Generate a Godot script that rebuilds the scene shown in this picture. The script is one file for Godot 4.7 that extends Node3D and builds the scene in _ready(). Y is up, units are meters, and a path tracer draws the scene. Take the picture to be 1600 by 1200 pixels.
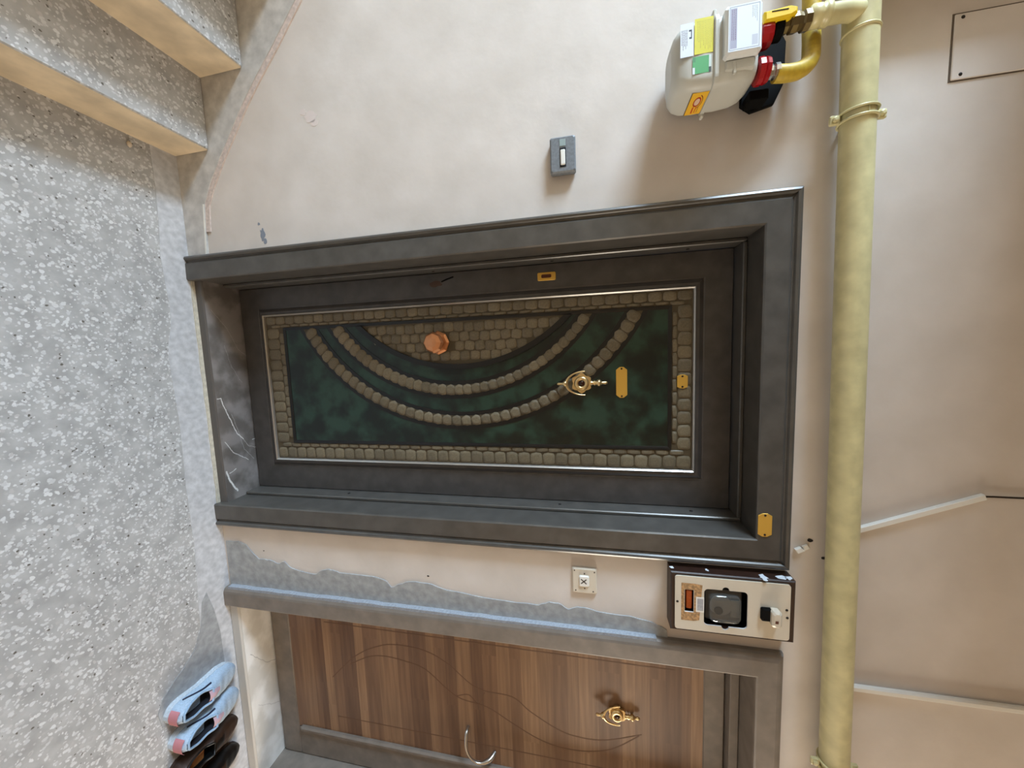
extends Node3D
# Stairwell landing seen by a camera held on its side: y is up, the doors stand in the wall z = 0, the stairs climb to the left (-x).

var rng := RandomNumberGenerator.new()
var mats := {}
var used := {}


class MB:
	# collects triangles in scene coordinates; each piece is turned so that its faces point outwards (clockwise in front)
	var st := SurfaceTool.new()
	var group := 0

	func _init():
		st.begin(Mesh.PRIMITIVE_TRIANGLES)

	func tris(t: PackedVector3Array, smooth := false, facing := Vector3.ZERO, uv := PackedVector2Array()) -> void:
		var c := Vector3.ZERO
		for p in t:
			c += p
		c /= maxf(1.0, t.size())
		var s := 0.0
		for i in range(0, t.size(), 3):
			var n := (t[i + 1] - t[i]).cross(t[i + 2] - t[i])
			s += n.dot(facing) if facing != Vector3.ZERO else n.dot(t[i] - c)
		group += 1
		for i in range(0, t.size(), 3):
			for k in ([0, 2, 1] if s > 0.0 else [0, 1, 2]):
				st.set_smooth_group(group if smooth else -1)
				if uv.size():
					st.set_uv(uv[i + k])
				else:
					st.set_uv(Vector2(t[i + k].x, t[i + k].y))
				st.add_vertex(t[i + k])

	func loft(rings: Array, smooth := false, cap0 := true, cap1 := true, closed := true, facing := Vector3.ZERO) -> void:
		var t := PackedVector3Array()
		var m: int = rings[0].size()
		for r in rings.size() - 1:
			for i in (m if closed else m - 1):
				var a: Vector3 = rings[r][i]
				var b: Vector3 = rings[r][(i + 1) % m]
				var c: Vector3 = rings[r + 1][(i + 1) % m]
				var d: Vector3 = rings[r + 1][i]
				t.append_array([a, b, c, a, c, d])
		var caps := PackedVector3Array()
		for e in [[cap0, rings[0], true], [cap1, rings[-1], false]]:
			if not e[0]:
				continue
			var mid := Vector3.ZERO
			for p in e[1]:
				mid += p
			mid /= m
			for i in m:
				if e[2]:
					caps.append_array([mid, e[1][(i + 1) % m], e[1][i]])
				else:
					caps.append_array([mid, e[1][i], e[1][(i + 1) % m]])
		if smooth and caps.size():
			var s := 0.0
			var c := Vector3.ZERO
			for p in t:
				c += p
			c /= t.size()
			for i in range(0, t.size(), 3):
				s += (t[i + 1] - t[i]).cross(t[i + 2] - t[i]).dot(t[i] - c)
			tris(t, true, facing)
			for i in range(0, caps.size(), 3):
				var n := (caps[i + 1] - caps[i]).cross(caps[i + 2] - caps[i])
				tris(PackedVector3Array([caps[i], caps[i + 1], caps[i + 2]]), false, n if s > 0.0 else -n)
		else:
			t.append_array(caps)
			tris(t, smooth, facing)

	func box(a: Vector3, b: Vector3, bevel := 0.0) -> void:
		var lo := Vector3(minf(a.x, b.x), minf(a.y, b.y), minf(a.z, b.z))
		var hi := Vector3(maxf(a.x, b.x), maxf(a.y, b.y), maxf(a.z, b.z))
		var e := minf(bevel, minf(hi.x - lo.x, minf(hi.y - lo.y, hi.z - lo.z)) * 0.45)
		var rings := []
		for s in ([[0.0, e, e], [e, 0.0, e], [hi.z - lo.z - e, 0.0, e], [hi.z - lo.z, e, e]] if e > 0.0 else [[0.0, 0.0, 0.0], [hi.z - lo.z, 0.0, 0.0]]):
			var i: float = s[1]
			var k: float = s[2]
			var z: float = lo.z + s[0]
			if e > 0.0:
				rings.append([Vector3(lo.x + i + k, lo.y + i, z), Vector3(hi.x - i - k, lo.y + i, z), Vector3(hi.x - i, lo.y + i + k, z), Vector3(hi.x - i, hi.y - i - k, z), Vector3(hi.x - i - k, hi.y - i, z), Vector3(lo.x + i + k, hi.y - i, z), Vector3(lo.x + i, hi.y - i - k, z), Vector3(lo.x + i, lo.y + i + k, z)])
			else:
				rings.append([Vector3(lo.x, lo.y, z), Vector3(hi.x, lo.y, z), Vector3(hi.x, hi.y, z), Vector3(lo.x, hi.y, z)])
		loft(rings)

	func prism(poly: PackedVector2Array, z0: float, z1: float, T := Transform3D(), bevel := 0.0) -> void:
		# a polygon in x, y drawn out from z0 to z1, its far rim bevelled; T places it
		var levels := [[z0, 0.0], [z1, 0.0]]
		var tops := [poly, poly]
		if bevel > 0.0:
			var inner := Geometry2D.offset_polygon(poly, -bevel)
			if inner.size() == 1 and inner[0].size() == poly.size():
				# match the start of the two outlines
				var best := 0
				for i in poly.size():
					if inner[0][i].distance_squared_to(poly[0]) < inner[0][best].distance_squared_to(poly[0]):
						best = i
				var q := PackedVector2Array()
				for i in poly.size():
					q.append(inner[0][(best + i) % poly.size()])
				levels = [[z0, 0.0], [z1 - bevel * signf(z1 - z0), 0.0], [z1, bevel]]
				tops = [poly, poly, q]
		var t := PackedVector3Array()
		var n := poly.size()
		for l in levels.size() - 1:
			for i in n:
				var a := Vector3(tops[l][i].x, tops[l][i].y, levels[l][0])
				var b := Vector3(tops[l][(i + 1) % n].x, tops[l][(i + 1) % n].y, levels[l][0])
				var c := Vector3(tops[l + 1][(i + 1) % n].x, tops[l + 1][(i + 1) % n].y, levels[l + 1][0])
				var d := Vector3(tops[l + 1][i].x, tops[l + 1][i].y, levels[l + 1][0])
				t.append_array([a, b, c, a, c, d])
		# winding of the sides: outwards for a counter-clockwise outline with z1 > z0
		var area := 0.0
		for i in n:
			area += poly[i].cross(poly[(i + 1) % n])
		var swap := (area > 0.0) != (z1 > z0)
		if swap:
			for i in range(0, t.size(), 3):
				var k := t[i + 1]
				t[i + 1] = t[i + 2]
				t[i + 2] = k
		for l in [0, levels.size() - 1]:
			var id := Geometry2D.triangulate_polygon(tops[l])
			var up: bool = (l > 0) == (z1 > z0)
			for i in range(0, id.size(), 3):
				var a := Vector3(tops[l][id[i]].x, tops[l][id[i]].y, levels[l][0])
				var b := Vector3(tops[l][id[i + 1]].x, tops[l][id[i + 1]].y, levels[l][0])
				var c := Vector3(tops[l][id[i + 2]].x, tops[l][id[i + 2]].y, levels[l][0])
				if ((b - a).cross(c - a).z > 0.0) == up:
					t.append_array([a, b, c])
				else:
					t.append_array([a, c, b])
		# t now runs counter-clockwise seen from outside
		var w := PackedVector3Array()
		for p in t:
			w.append(T * p)
		group += 1
		for i in range(0, w.size(), 3):
			for k in ([0, 2, 1] if T.basis.determinant() > 0.0 else [0, 1, 2]):
				st.set_smooth_group(-1)
				st.set_uv(Vector2(t[i + k].x, t[i + k].y))
				st.add_vertex(w[i + k])

	func tube(path: Array, r, sides := 12, closed := false, cap := true) -> void:
		var rings := []
		var n := path.size()
		var u := Vector3.ZERO
		for i in n:
			var d: Vector3
			if closed:
				d = (path[(i + 1) % n] - path[(i - 1 + n) % n]).normalized()
			else:
				d = (path[mini(i + 1, n - 1)] - path[maxi(i - 1, 0)]).normalized()
			if u == Vector3.ZERO:
				u = d.cross(Vector3.UP if absf(d.y) < 0.9 else Vector3.RIGHT).normalized()
			u = (u - d * u.dot(d)).normalized()
			var v := d.cross(u)
			var rr: float = r[i] if r is Array else r
			var ring := []
			for k in sides:
				var a := TAU * k / sides
				ring.append(path[i] + (u * cos(a) + v * sin(a)) * rr)
			rings.append(ring)
		if closed:
			rings.append(rings[0])
		loft(rings, true, cap and not closed, cap and not closed)

	func lathe(profile: Array, T := Transform3D(), sides := 20, smooth := true) -> void:
		# profile of (radius, height); the axis is y of T
		var rings := []
		for p in profile:
			var ring := []
			for k in sides:
				var a := TAU * k / sides
				ring.append(T * Vector3(cos(a) * p.x, p.y, sin(a) * p.x))
			rings.append(ring)
		loft(rings, smooth)

	func quad(a: Vector3, b: Vector3, c: Vector3, d: Vector3, facing: Vector3) -> void:
		# corners given as the picture's lower left, lower right, upper right, upper left
		tris(PackedVector3Array([a, b, c, a, c, d]), false, facing, PackedVector2Array([Vector2(0, 1), Vector2(1, 1), Vector2(1, 0), Vector2(0, 1), Vector2(1, 0), Vector2(0, 0)]))

	func done(shift := Vector3.ZERO) -> ArrayMesh:
		st.generate_normals()
		var m := st.commit()
		if shift == Vector3.ZERO:
			return m
		var out := ArrayMesh.new()
		var arr := m.surface_get_arrays(0)
		var v: PackedVector3Array = arr[Mesh.ARRAY_VERTEX]
		for i in v.size():
			v[i] -= shift
		arr[Mesh.ARRAY_VERTEX] = v
		out.add_surface_from_arrays(Mesh.PRIMITIVE_TRIANGLES, arr)
		return out


# ---------------------------------------------------------------- nodes and tags
func numbered(called: String) -> String:
	var n: int = used.get(called, 0)
	used[called] = n + 1
	return called if n == 0 else "%s_%03d" % [called, n]


func tag(o: Node, label := "", category := "", group := "", kind := "") -> void:
	for e in [["label", label], ["category", category], ["group", group], ["kind", kind]]:
		if e[1] != "":
			o.set_meta(e[0], e[1])


func thing(called: String, label: String, category: String, at := Vector3.ZERO, group := "", kind := "") -> Node3D:
	var o := Node3D.new()
	o.name = numbered(called)
	o.position = at
	add_child(o)
	tag(o, label, category, group, kind)
	return o


func origin(o: Node) -> Vector3:
	var p := Vector3.ZERO
	while o is Node3D and o != self:
		p += o.position
		o = o.get_parent()
	return p


func put(mb: MB, called: String, mat: Material, parent: Node = null, label := "") -> MeshInstance3D:
	# a part: its mesh is given in scene coordinates and kept relative to its thing
	var mi := MeshInstance3D.new()
	mi.name = called
	mi.mesh = mb.done(origin(parent))
	mi.material_override = mat
	parent.add_child(mi, true)
	if label != "":
		mi.set_meta("label", label)
	return mi


func single(mb: MB, called: String, mat: Material, at: Vector3, label: String, category: String, group := "", kind := "") -> MeshInstance3D:
	var mi := MeshInstance3D.new()
	mi.name = numbered(called)
	mi.mesh = mb.done(at)
	mi.position = at
	mi.material_override = mat
	add_child(mi)
	tag(mi, label, category, group, kind)
	return mi


func piece(mesh: Mesh, called: String, mat: Material, parent: Node, T: Transform3D) -> MeshInstance3D:
	var mi := MeshInstance3D.new()
	mi.name = called
	mi.mesh = mesh
	mi.transform = Transform3D(T.basis, T.origin - origin(parent))
	mi.material_override = mat
	parent.add_child(mi, true)
	return mi


# ---------------------------------------------------------------- textures and materials
func noise_image(w: int, h: int, freq: float, sd: int, octaves := 4, seamless := true) -> Image:
	var n := FastNoiseLite.new()
	n.seed = sd
	n.noise_type = FastNoiseLite.TYPE_SIMPLEX_SMOOTH
	n.frequency = freq
	n.fractal_octaves = octaves
	return n.get_seamless_image(w, h) if seamless else n.get_image(w, h)


func toned(img: Image, a: Color, b: Color, contrast := 1.0) -> ImageTexture:
	# grey noise to a ramp between two colours
	img.convert(Image.FORMAT_RGB8)
	var d := img.get_data()
	for i in range(0, d.size(), 3):
		var t := clampf((d[i] / 255.0 - 0.5) * contrast + 0.5, 0.0, 1.0)
		d[i] = int(lerpf(a.r, b.r, t) * 255.0)
		d[i + 1] = int(lerpf(a.g, b.g, t) * 255.0)
		d[i + 2] = int(lerpf(a.b, b.b, t) * 255.0)
	return ImageTexture.create_from_image(Image.create_from_data(img.get_width(), img.get_height(), false, Image.FORMAT_RGB8, d))


func bumps(img: Image, strength: float) -> ImageTexture:
	img.convert(Image.FORMAT_RGBA8)
	img.bump_map_to_normal_map(strength)
	return ImageTexture.create_from_image(img)


func mat(key: String, color: Color, rough := 0.6, metal := 0.0, tex: Texture2D = null, scale := 1.0, nrm: Texture2D = null, nscale := 1.0) -> StandardMaterial3D:
	if mats.has(key):
		return mats[key]
	var m := StandardMaterial3D.new()
	m.resource_name = key
	m.albedo_color = color
	m.roughness = rough
	m.metallic = metal
	if tex:
		m.albedo_texture = tex
	if nrm:
		m.normal_enabled = true
		m.normal_texture = nrm
		m.normal_scale = nscale
	if tex or nrm:
		m.uv1_triplanar = true
		m.uv1_world_triplanar = true
		m.uv1_scale = Vector3.ONE * scale
	mats[key] = m
	return m


func terrazzo(size: int) -> ImageTexture:
	var base := noise_image(size, size, 0.012, 7, 5)
	base.convert(Image.FORMAT_RGB8)
	var d := base.get_data()
	for i in range(0, d.size(), 3):
		var t := d[i] / 255.0
		var g := 0.67 + 0.14 * t
		d[i] = int(g * 255.0)
		d[i + 1] = int((g - 0.004) * 255.0)
		d[i + 2] = int((g - 0.012) * 255.0)
	var r := RandomNumberGenerator.new()
	r.seed = 41
	for k in 19000:
		var cx := r.randf() * size
		var cy := r.randf() * size
		var a := 2.0 + 4.6 * pow(r.randf(), 1.7)
		var b := a * r.randf_range(0.5, 0.92)
		var th := r.randf() * PI
		var ct := cos(th)
		var sn := sin(th)
		var pick := r.randf()
		var col := Color(0.93, 0.93, 0.925) * r.randf_range(0.9, 1.0)
		if pick > 0.72:
			col = Color(0.83, 0.82, 0.81) * r.randf_range(0.88, 1.0)
		if pick > 0.95:
			col = Color(0.42, 0.40, 0.37)
			a *= 0.6
			b *= 0.6
		var wob := r.randf() * TAU
		var e := int(ceil(a)) + 1
		for y in range(-e, e + 1):
			for x in range(-e, e + 1):
				var px := x * ct + y * sn
				var py := -x * sn + y * ct
				var lim := 1.0 + 0.18 * sin(3.0 * atan2(py, px) + wob)
				if px * px / (a * a) + py * py / (b * b) < lim:
					var i := ((int(cy + y) + size) % size * size + (int(cx + x) + size) % size) * 3
					d[i] = int(col.r * 255.0)
					d[i + 1] = int(col.g * 255.0)
					d[i + 2] = int(col.b * 255.0)
	return ImageTexture.create_from_image(Image.create_from_data(size, size, false, Image.FORMAT_RGB8, d))


func marble(w: int, h: int, a: Color, b: Color, vein: Color, veins: Array, sd: int) -> ImageTexture:
	# veins: [[points in 0..1, width in pixels], ...]
	var img := noise_image(w, h, 0.006, sd, 5, false)
	img.convert(Image.FORMAT_RGB8)
	var r := RandomNumberGenerator.new()
	r.seed = sd
	var jit := FastNoiseLite.new()
	jit.seed = sd
	jit.frequency = 0.03
	for y in h:
		for x in w:
			img.set_pixel(x, y, a.lerp(b, smoothstep(0.25, 0.75, img.get_pixel(x, y).r)))
	for v in veins:
		var p: Array = v[0]
		for i in p.size() - 1:
			var p0 := Vector2(p[i].x * w, p[i].y * h)
			var p1 := Vector2(p[i + 1].x * w, p[i + 1].y * h)
			var steps := int(p0.distance_to(p1)) + 1
			for s in steps:
				var q := p0.lerp(p1, float(s) / steps)
				q += Vector2(jit.get_noise_2d(q.x, q.y), jit.get_noise_2d(q.y, q.x)) * 3.0
				var wd: float = v[1] * (0.6 + 0.6 * absf(jit.get_noise_1d(q.x * 3.0 + q.y)))
				for y in range(-3, 4):
					for x in range(-3, 4):
						var f := clampf(wd - Vector2(x, y).length() + 0.5, 0.0, 1.0)
						var xx := int(q.x) + x
						var yy := int(q.y) + y
						if f > 0.0 and xx >= 0 and yy >= 0 and xx < w and yy < h:
							img.set_pixel(xx, yy, img.get_pixel(xx, yy).lerp(vein, f * v[2]))
	return ImageTexture.create_from_image(img)


func label_image(w: int, h: int, bg: Color, marks: Array) -> StandardMaterial3D:
	# flat print: rectangles [x, y, w, h, colour] in pixels
	var img := Image.create(w, h, false, Image.FORMAT_RGB8)
	img.fill(bg)
	for k in marks:
		img.fill_rect(Rect2i(k[0], k[1], k[2], k[3]), k[4])
	var m := StandardMaterial3D.new()
	m.albedo_texture = ImageTexture.create_from_image(img)
	m.roughness = 0.5
	return m


func small_print(x: int, y: int, w: int, rows: int, step: int, thick: int, col: Color, sd: int) -> Array:
	# lines of print too small to read
	var r := RandomNumberGenerator.new()
	r.seed = sd
	var out := []
	for k in rows:
		var at := x
		var stop := x + int(w * r.randf_range(0.6, 1.0))
		while at < stop:
			var len := r.randi_range(2, 7)
			out.append([at, y + k * step, mini(len, stop - at), thick, col])
			at += len + 1
	return out


# ---------------------------------------------------------------- outlines
func rrect(x0: float, y0: float, x1: float, y1: float, r: float, seg := 5) -> PackedVector2Array:
	var out := PackedVector2Array()
	for c in [[x1 - r, y0 + r, -90.0], [x1 - r, y1 - r, 0.0], [x0 + r, y1 - r, 90.0], [x0 + r, y0 + r, 180.0]]:
		for k in seg + 1:
			var a := deg_to_rad(c[2] + 90.0 * k / seg)
			out.append(Vector2(c[0] + r * cos(a), c[1] + r * sin(a)))
	return out


func disc(x: float, y: float, r: float, n := 16, sx := 1.0) -> PackedVector2Array:
	var out := PackedVector2Array()
	for k in n:
		out.append(Vector2(x + r * sx * cos(TAU * k / n), y + r * sin(TAU * k / n)))
	return out


func blob(x: float, y: float, rx: float, ry: float, sd: int, n := 14, rough := 0.35) -> PackedVector2Array:
	var r := RandomNumberGenerator.new()
	r.seed = sd
	var out := PackedVector2Array()
	for k in n:
		var f := 1.0 - rough * r.randf()
		out.append(Vector2(x + rx * f * cos(TAU * k / n), y + ry * f * sin(TAU * k / n)))
	return out


func smooth_path(pts: Array, per := 6, closed := false) -> Array:
	var out := []
	var n := pts.size()
	for i in (n if closed else n - 1):
		var a = pts[(i - 1 + n) % n] if closed else pts[maxi(i - 1, 0)]
		var b = pts[i]
		var c = pts[(i + 1) % n]
		var d = pts[(i + 2) % n] if closed else pts[mini(i + 2, n - 1)]
		for k in per:
			out.append(b.cubic_interpolate(c, a, d, float(k) / per))
	if not closed:
		out.append(pts[-1])
	return out


func ribbon(pts: Array, width: float) -> PackedVector2Array:
	# a stroke of even width along points in x, y
	var l := PackedVector2Array()
	var r := PackedVector2Array()
	for i in pts.size():
		var d: Vector2 = (pts[mini(i + 1, pts.size() - 1)] - pts[maxi(i - 1, 0)]).normalized()
		var n := Vector2(-d.y, d.x) * width * 0.5
		l.append(pts[i] + n)
		r.append(pts[i] - n)
	r.reverse()
	l.append_array(r)
	return l


func mitred(profile: Array, x0: float, y0: float, x1: float, y1: float, side: String) -> MB:
	# one side of a rectangular frame; profile of (distance inwards from the outer edge, z)
	var mb := MB.new()
	var a := []
	var b := []
	for p in profile:
		var w: float = p.x
		match side:
			"left":
				a.append(Vector3(x0 + w, y0 + w, p.y)); b.append(Vector3(x0 + w, y1 - w, p.y))
			"right":
				a.append(Vector3(x1 - w, y0 + w, p.y)); b.append(Vector3(x1 - w, y1 - w, p.y))
			"top":
				a.append(Vector3(x0 + w, y1 - w, p.y)); b.append(Vector3(x1 - w, y1 - w, p.y))
			"bottom":
				a.append(Vector3(x0 + w, y0 + w, p.y)); b.append(Vector3(x1 - w, y0 + w, p.y))
			"post_left":
				a.append(Vector3(x0 + w, y0, p.y)); b.append(Vector3(x0 + w, y1 - w, p.y))
			"post_right":
				a.append(Vector3(x1 - w, y0, p.y)); b.append(Vector3(x1 - w, y1 - w, p.y))
	mb.loft([a, b])
	return mb


func _ready() -> void:
	rng.seed = 5
	# camera, held on its side: the picture's right is up
	var cam := Camera3D.new()
	cam.name = "camera"
	cam.transform = Transform3D(Basis(Vector3(0.037585, 0.978247, -0.204012), Vector3(-0.994682, 0.017033, -0.101575), Vector3(-0.095890, 0.206745, 0.973685)).orthonormalized(), Vector3(0.0, 1.535, 1.18))
	cam.fov = 93.707
	cam.near = 0.02
	add_child(cam)
	cam.current = true
	# sky outside the stair window
	var env := Environment.new()
	var sky := Sky.new()
	var sm := ProceduralSkyMaterial.new()
	sm.sky_top_color = Color(0.45, 0.62, 0.9)
	sm.sky_horizon_color = Color(0.85, 0.9, 0.97)
	sm.ground_bottom_color = Color(0.4, 0.38, 0.35)
	sm.ground_horizon_color = Color(0.7, 0.7, 0.68)
	sm.sky_energy_multiplier = 1.0
	sky.sky_material = sm
	env.background_mode = Environment.BG_SKY
	env.sky = sky
	env.tonemap_mode = Environment.TONE_MAPPER_LINEAR
	env.tonemap_exposure = 1.36
	env.sdfgi_enabled = true
	env.ssao_enabled = true
	env.ssil_enabled = true
	var we := WorldEnvironment.new()
	we.name = "environment"
	we.environment = env
	add_child(we)
	# daylight through the window of the half landing
	var day := AreaLight3D.new()
	day.name = "window_daylight"
	day.area_size = Vector2(1.25, 1.7)
	day.light_color = Color(0.80, 0.905, 1.0)
	day.light_energy = 48.0
	day.area_range = 14.0
	day.area_attenuation = 2.0
	day.shadow_enabled = true
	day.position = Vector3(-4.93, 3.45, 1.65)
	day.rotation = Vector3(0, -PI / 2, 0)
	add_child(day)

	# weaker daylight from the window at the far right end
	var low := AreaLight3D.new()
	low.name = "far_window_daylight"
	low.area_size = Vector2(1.1, 1.2)
	low.light_color = Color(1.0, 0.955, 0.88)
	low.light_energy = 8.5
	low.area_range = 14.0
	low.area_attenuation = 2.0
	low.shadow_enabled = true
	low.position = Vector3(4.45, 1.85, 0.8)
	low.rotation = Vector3(0, PI / 2, 0)
	add_child(low)

	make_materials()
	room()
	stairs()
	door_one()
	door_two()
	wall_things()
	gas()
	electric_box()
	shoes()


func make_materials() -> void:
	var plaster := toned(noise_image(512, 512, 0.008, 3, 5), Color(0.93, 0.925, 0.915), Color(1, 1, 1))
	var plaster_n := bumps(noise_image(768, 768, 0.016, 9, 5), 3.0)
	mat("wall", Color(0.835, 0.80, 0.77), 0.75, 0.0, plaster, 0.9, plaster_n, 0.16)
	mat("dado", Color(0.76, 0.66, 0.53), 0.5, 0.0, plaster, 0.8)
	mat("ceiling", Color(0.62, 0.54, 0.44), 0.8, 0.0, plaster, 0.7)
	var mottle := toned(noise_image(512, 512, 0.02, 21, 5), Color(0.86, 0.86, 0.86), Color(1, 1, 1), 1.3)
	var cloudy := toned(noise_image(512, 512, 0.012, 33, 5), Color(0.72, 0.73, 0.74), Color(1, 1, 1), 1.8)
	mat("floor", Color(0.89, 0.89, 0.895), 0.36, 0.0, terrazzo(1400), 0.7143)
	mat("strip", Color(0.79, 0.79, 0.80), 0.5, 0.0, mottle, 2.6)
	mat("cement", Color(0.66, 0.665, 0.665), 0.85, 0.0, mottle, 2.2, plaster_n, 0.5)
	mat("skirting", Color(0.80, 0.785, 0.765), 0.6, 0.0, mottle, 1.7)
	mat("old_paint", Color(0.85, 0.785, 0.75), 0.7, 0.0, mottle, 5.0)
	mat("riser", Color(0.88, 0.80, 0.675), 0.5, 0.0, mottle, 0.8)
	mat("grout", Color(0.80, 0.77, 0.70), 0.8, 0.0, mottle, 4.0)
	mat("frame", Color(0.36, 0.345, 0.325), 0.30, 0.25, mottle, 1.1)
	mat("leaf", Color(0.325, 0.31, 0.30), 0.38, 0.2, mottle, 1.3)
	mat("dark_gap", Color(0.03, 0.03, 0.03), 0.8)
	mat("bead", Color(0.72, 0.70, 0.67), 0.32, 0.7)
	mat("screw", Color(0.16, 0.14, 0.12), 0.5, 0.6)
	mat("steel", Color(0.75, 0.74, 0.72), 0.25, 0.95)
	mat("green", Color(0.13, 0.235, 0.20), 0.33, 0.0, toned(noise_image(512, 512, 0.010, 77, 5), Color(0.35, 0.42, 0.40), Color(1, 1.0, 0.95), 2.2), 1.4)
	mat("black_line", Color(0.035, 0.036, 0.04), 0.35)
	for k in 4:
		var v: float = [0.90, 0.94, 0.99, 0.86][k]
		mat("scale_%d" % k, Color(0.49 * v, 0.445 * v, 0.355 * v), 0.5, 0.0, mottle, 9.0 + k)
	mat("scale_bed", Color(0.30, 0.255, 0.175), 0.6)
	mat("copper", Color(0.82, 0.57, 0.40), 0.34, 0.85)
	mat("brass", Color(0.88, 0.78, 0.58), 0.3, 0.9)
	mat("brass_plate", Color(0.86, 0.68, 0.30), 0.4, 0.45)
	mat("rust", Color(0.36, 0.17, 0.07), 0.8, 0.0, mottle, 20.0)
	mat("frame_two", Color(0.50, 0.46, 0.42), 0.45, 0.0, mottle, 1.2)
	mat("white_smear", Color(0.80, 0.82, 0.84), 0.6)
	mat("smear_highlight", Color(0.62, 0.64, 0.67), 0.6, 0.0, mottle, 9.0)
	mat("white", Color(0.88, 0.87, 0.84), 0.45)
	mat("cream", Color(0.86, 0.80, 0.70), 0.45, 0.0, mottle, 2.0)
	mat("cream_box", Color(0.80, 0.76, 0.69), 0.4)
	mat("pipe", Color(0.83, 0.79, 0.60), 0.35, 0.0, mottle, 1.5)
	mat("yellow_pipe", Color(0.78, 0.66, 0.22), 0.42, 0.0, mottle, 6.0)
	mat("yellow", Color(0.90, 0.76, 0.10), 0.4)
	mat("red", Color(0.62, 0.06, 0.09), 0.3, 0.1)
	mat("black", Color(0.03, 0.03, 0.03), 0.7)
	mats.black.metallic_specular = 0.2
	mat("old_brass", Color(0.42, 0.36, 0.24), 0.4, 0.7)
	mat("meter_grey", Color(0.74, 0.74, 0.71), 0.42)
	mat("meter_light", Color(0.86, 0.87, 0.87), 0.35)
	mat("bell_grey", Color(0.47, 0.49, 0.51), 0.5, 0.0, mottle, 8.0)
	mat("box_wood", Color(0.19, 0.115, 0.085), 0.38, 0.0, mottle, 5.0)
	mat("rust_stain", Color(0.78, 0.60, 0.40), 0.8, 0.0, cloudy, 14.0)
	mat("old_copper", Color(0.74, 0.34, 0.10), 0.5, 0.3, mottle, 12.0)
	mat("dial_grey", Color(0.24, 0.24, 0.225), 0.5)
	mat("cable", Color(0.16, 0.12, 0.09), 0.6)
	mat("shoe_white", Color(0.80, 0.84, 0.88), 0.6, 0.0, mottle, 12.0)
	mat("shoe_blue", Color(0.62, 0.73, 0.84), 0.65, 0.0, mottle, 14.0)
	mat("shoe_pink", Color(0.76, 0.50, 0.52), 0.7)
	mat("shoe_lining", Color(0.74, 0.62, 0.66), 0.8)
	mat("inside", Color(0.10, 0.09, 0.12), 0.8)
	mat("navy", Color(0.07, 0.08, 0.20), 0.5)
	mat("shoe_dark", Color(0.035, 0.03, 0.03), 0.4, 0.0, mottle, 10.0)
	mat("shoe_brown", Color(0.20, 0.12, 0.07), 0.5, 0.0, mottle, 10.0)
	mat("shoe_tan", Color(0.62, 0.40, 0.20), 0.6, 0.0, mottle, 8.0)
	var glass := StandardMaterial3D.new()
	glass.transparency = BaseMaterial3D.TRANSPARENCY_ALPHA
	glass.albedo_color = Color(0.9, 0.95, 0.95, 0.04)
	glass.roughness = 0.02
	mats["glass"] = glass
	# wood of the second door: long grain across the door
	var grain := noise_image(24, 512, 0.05, 61, 4, false)
	grain.resize(512, 512, Image.INTERPOLATE_CUBIC)
	var gt := toned(grain, Color(0.84, 0.82, 0.80), Color(1, 1, 1), 1.3)
	var tones := [Color(0.50, 0.375, 0.275), Color(0.56, 0.435, 0.325), Color(0.615, 0.485, 0.365), Color(0.435, 0.315, 0.225)]
	for k in 4:
		mat("wood_%d" % k, tones[k], 0.42, 0.0, gt, 1.6 + 0.13 * k)
	mat("groove", Color(0.40, 0.285, 0.20), 0.6)
	var m1 := StandardMaterial3D.new()
	# threshold veins, as (across, back) fractions of the slab
	m1.albedo_texture = marble(960, 220, Color(0.40, 0.375, 0.355), Color(0.53, 0.505, 0.49), Color(0.86, 0.85, 0.83), [
		[[Vector2(0.52, 0.02), Vector2(0.518, 0.1), Vector2(0.545, 0.12), Vector2(0.69, 0.36), Vector2(0.73, 0.5)], 2.4, 0.9], [[Vector2(0.73, 0.5), Vector2(0.77, 0.62), Vector2(0.80, 0.95)], 1.2, 0.6],
		[[Vector2(0.72, 0.08), Vector2(0.78, 0.24), Vector2(0.835, 0.58)], 1.8, 0.7], [[Vector2(0.60, 0.3), Vector2(0.70, 0.42), Vector2(0.78, 0.5), Vector2(0.84, 0.72)], 1.1, 0.5],
		[[Vector2(0.86, 0.04), Vector2(0.91, 0.10), Vector2(0.965, 0.24)], 5.5, 0.9], [[Vector2(0.87, 0.1), Vector2(0.86, 0.26)], 2.4, 0.6], [[Vector2(0.735, 0.95), Vector2(0.745, 0.72)], 2.0, 0.7],
		[[Vector2(0.28, 0.3), Vector2(0.38, 0.42), Vector2(0.46, 0.62)], 1.0, 0.4], [[Vector2(0.12, 0.1), Vector2(0.2, 0.4), Vector2(0.3, 0.62), Vector2(0.36, 0.98)], 1.0, 0.35]], 12)
	m1.roughness = 0.3
	mats["marble_dark"] = m1
	var m2 := StandardMaterial3D.new()
	m2.albedo_texture = marble(700, 220, Color(0.80, 0.785, 0.755), Color(0.90, 0.89, 0.87), Color(0.52, 0.51, 0.50), [
		[[Vector2(0.30, 0.1), Vector2(0.42, 0.45), Vector2(0.48, 0.9)], 1.6, 0.3], [[Vector2(0.6, 0.15), Vector2(0.68, 0.5), Vector2(0.75, 0.95)], 1.2, 0.25]], 14)
	m2.roughness = 0.3
	mats["marble_light"] = m2


func wall_piece(mb: MB, x0: float, x1: float, y0: float, y1: float) -> void:
	mb.box(Vector3(x0, y0, -0.32), Vector3(x1, y1, 0.0))


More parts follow.
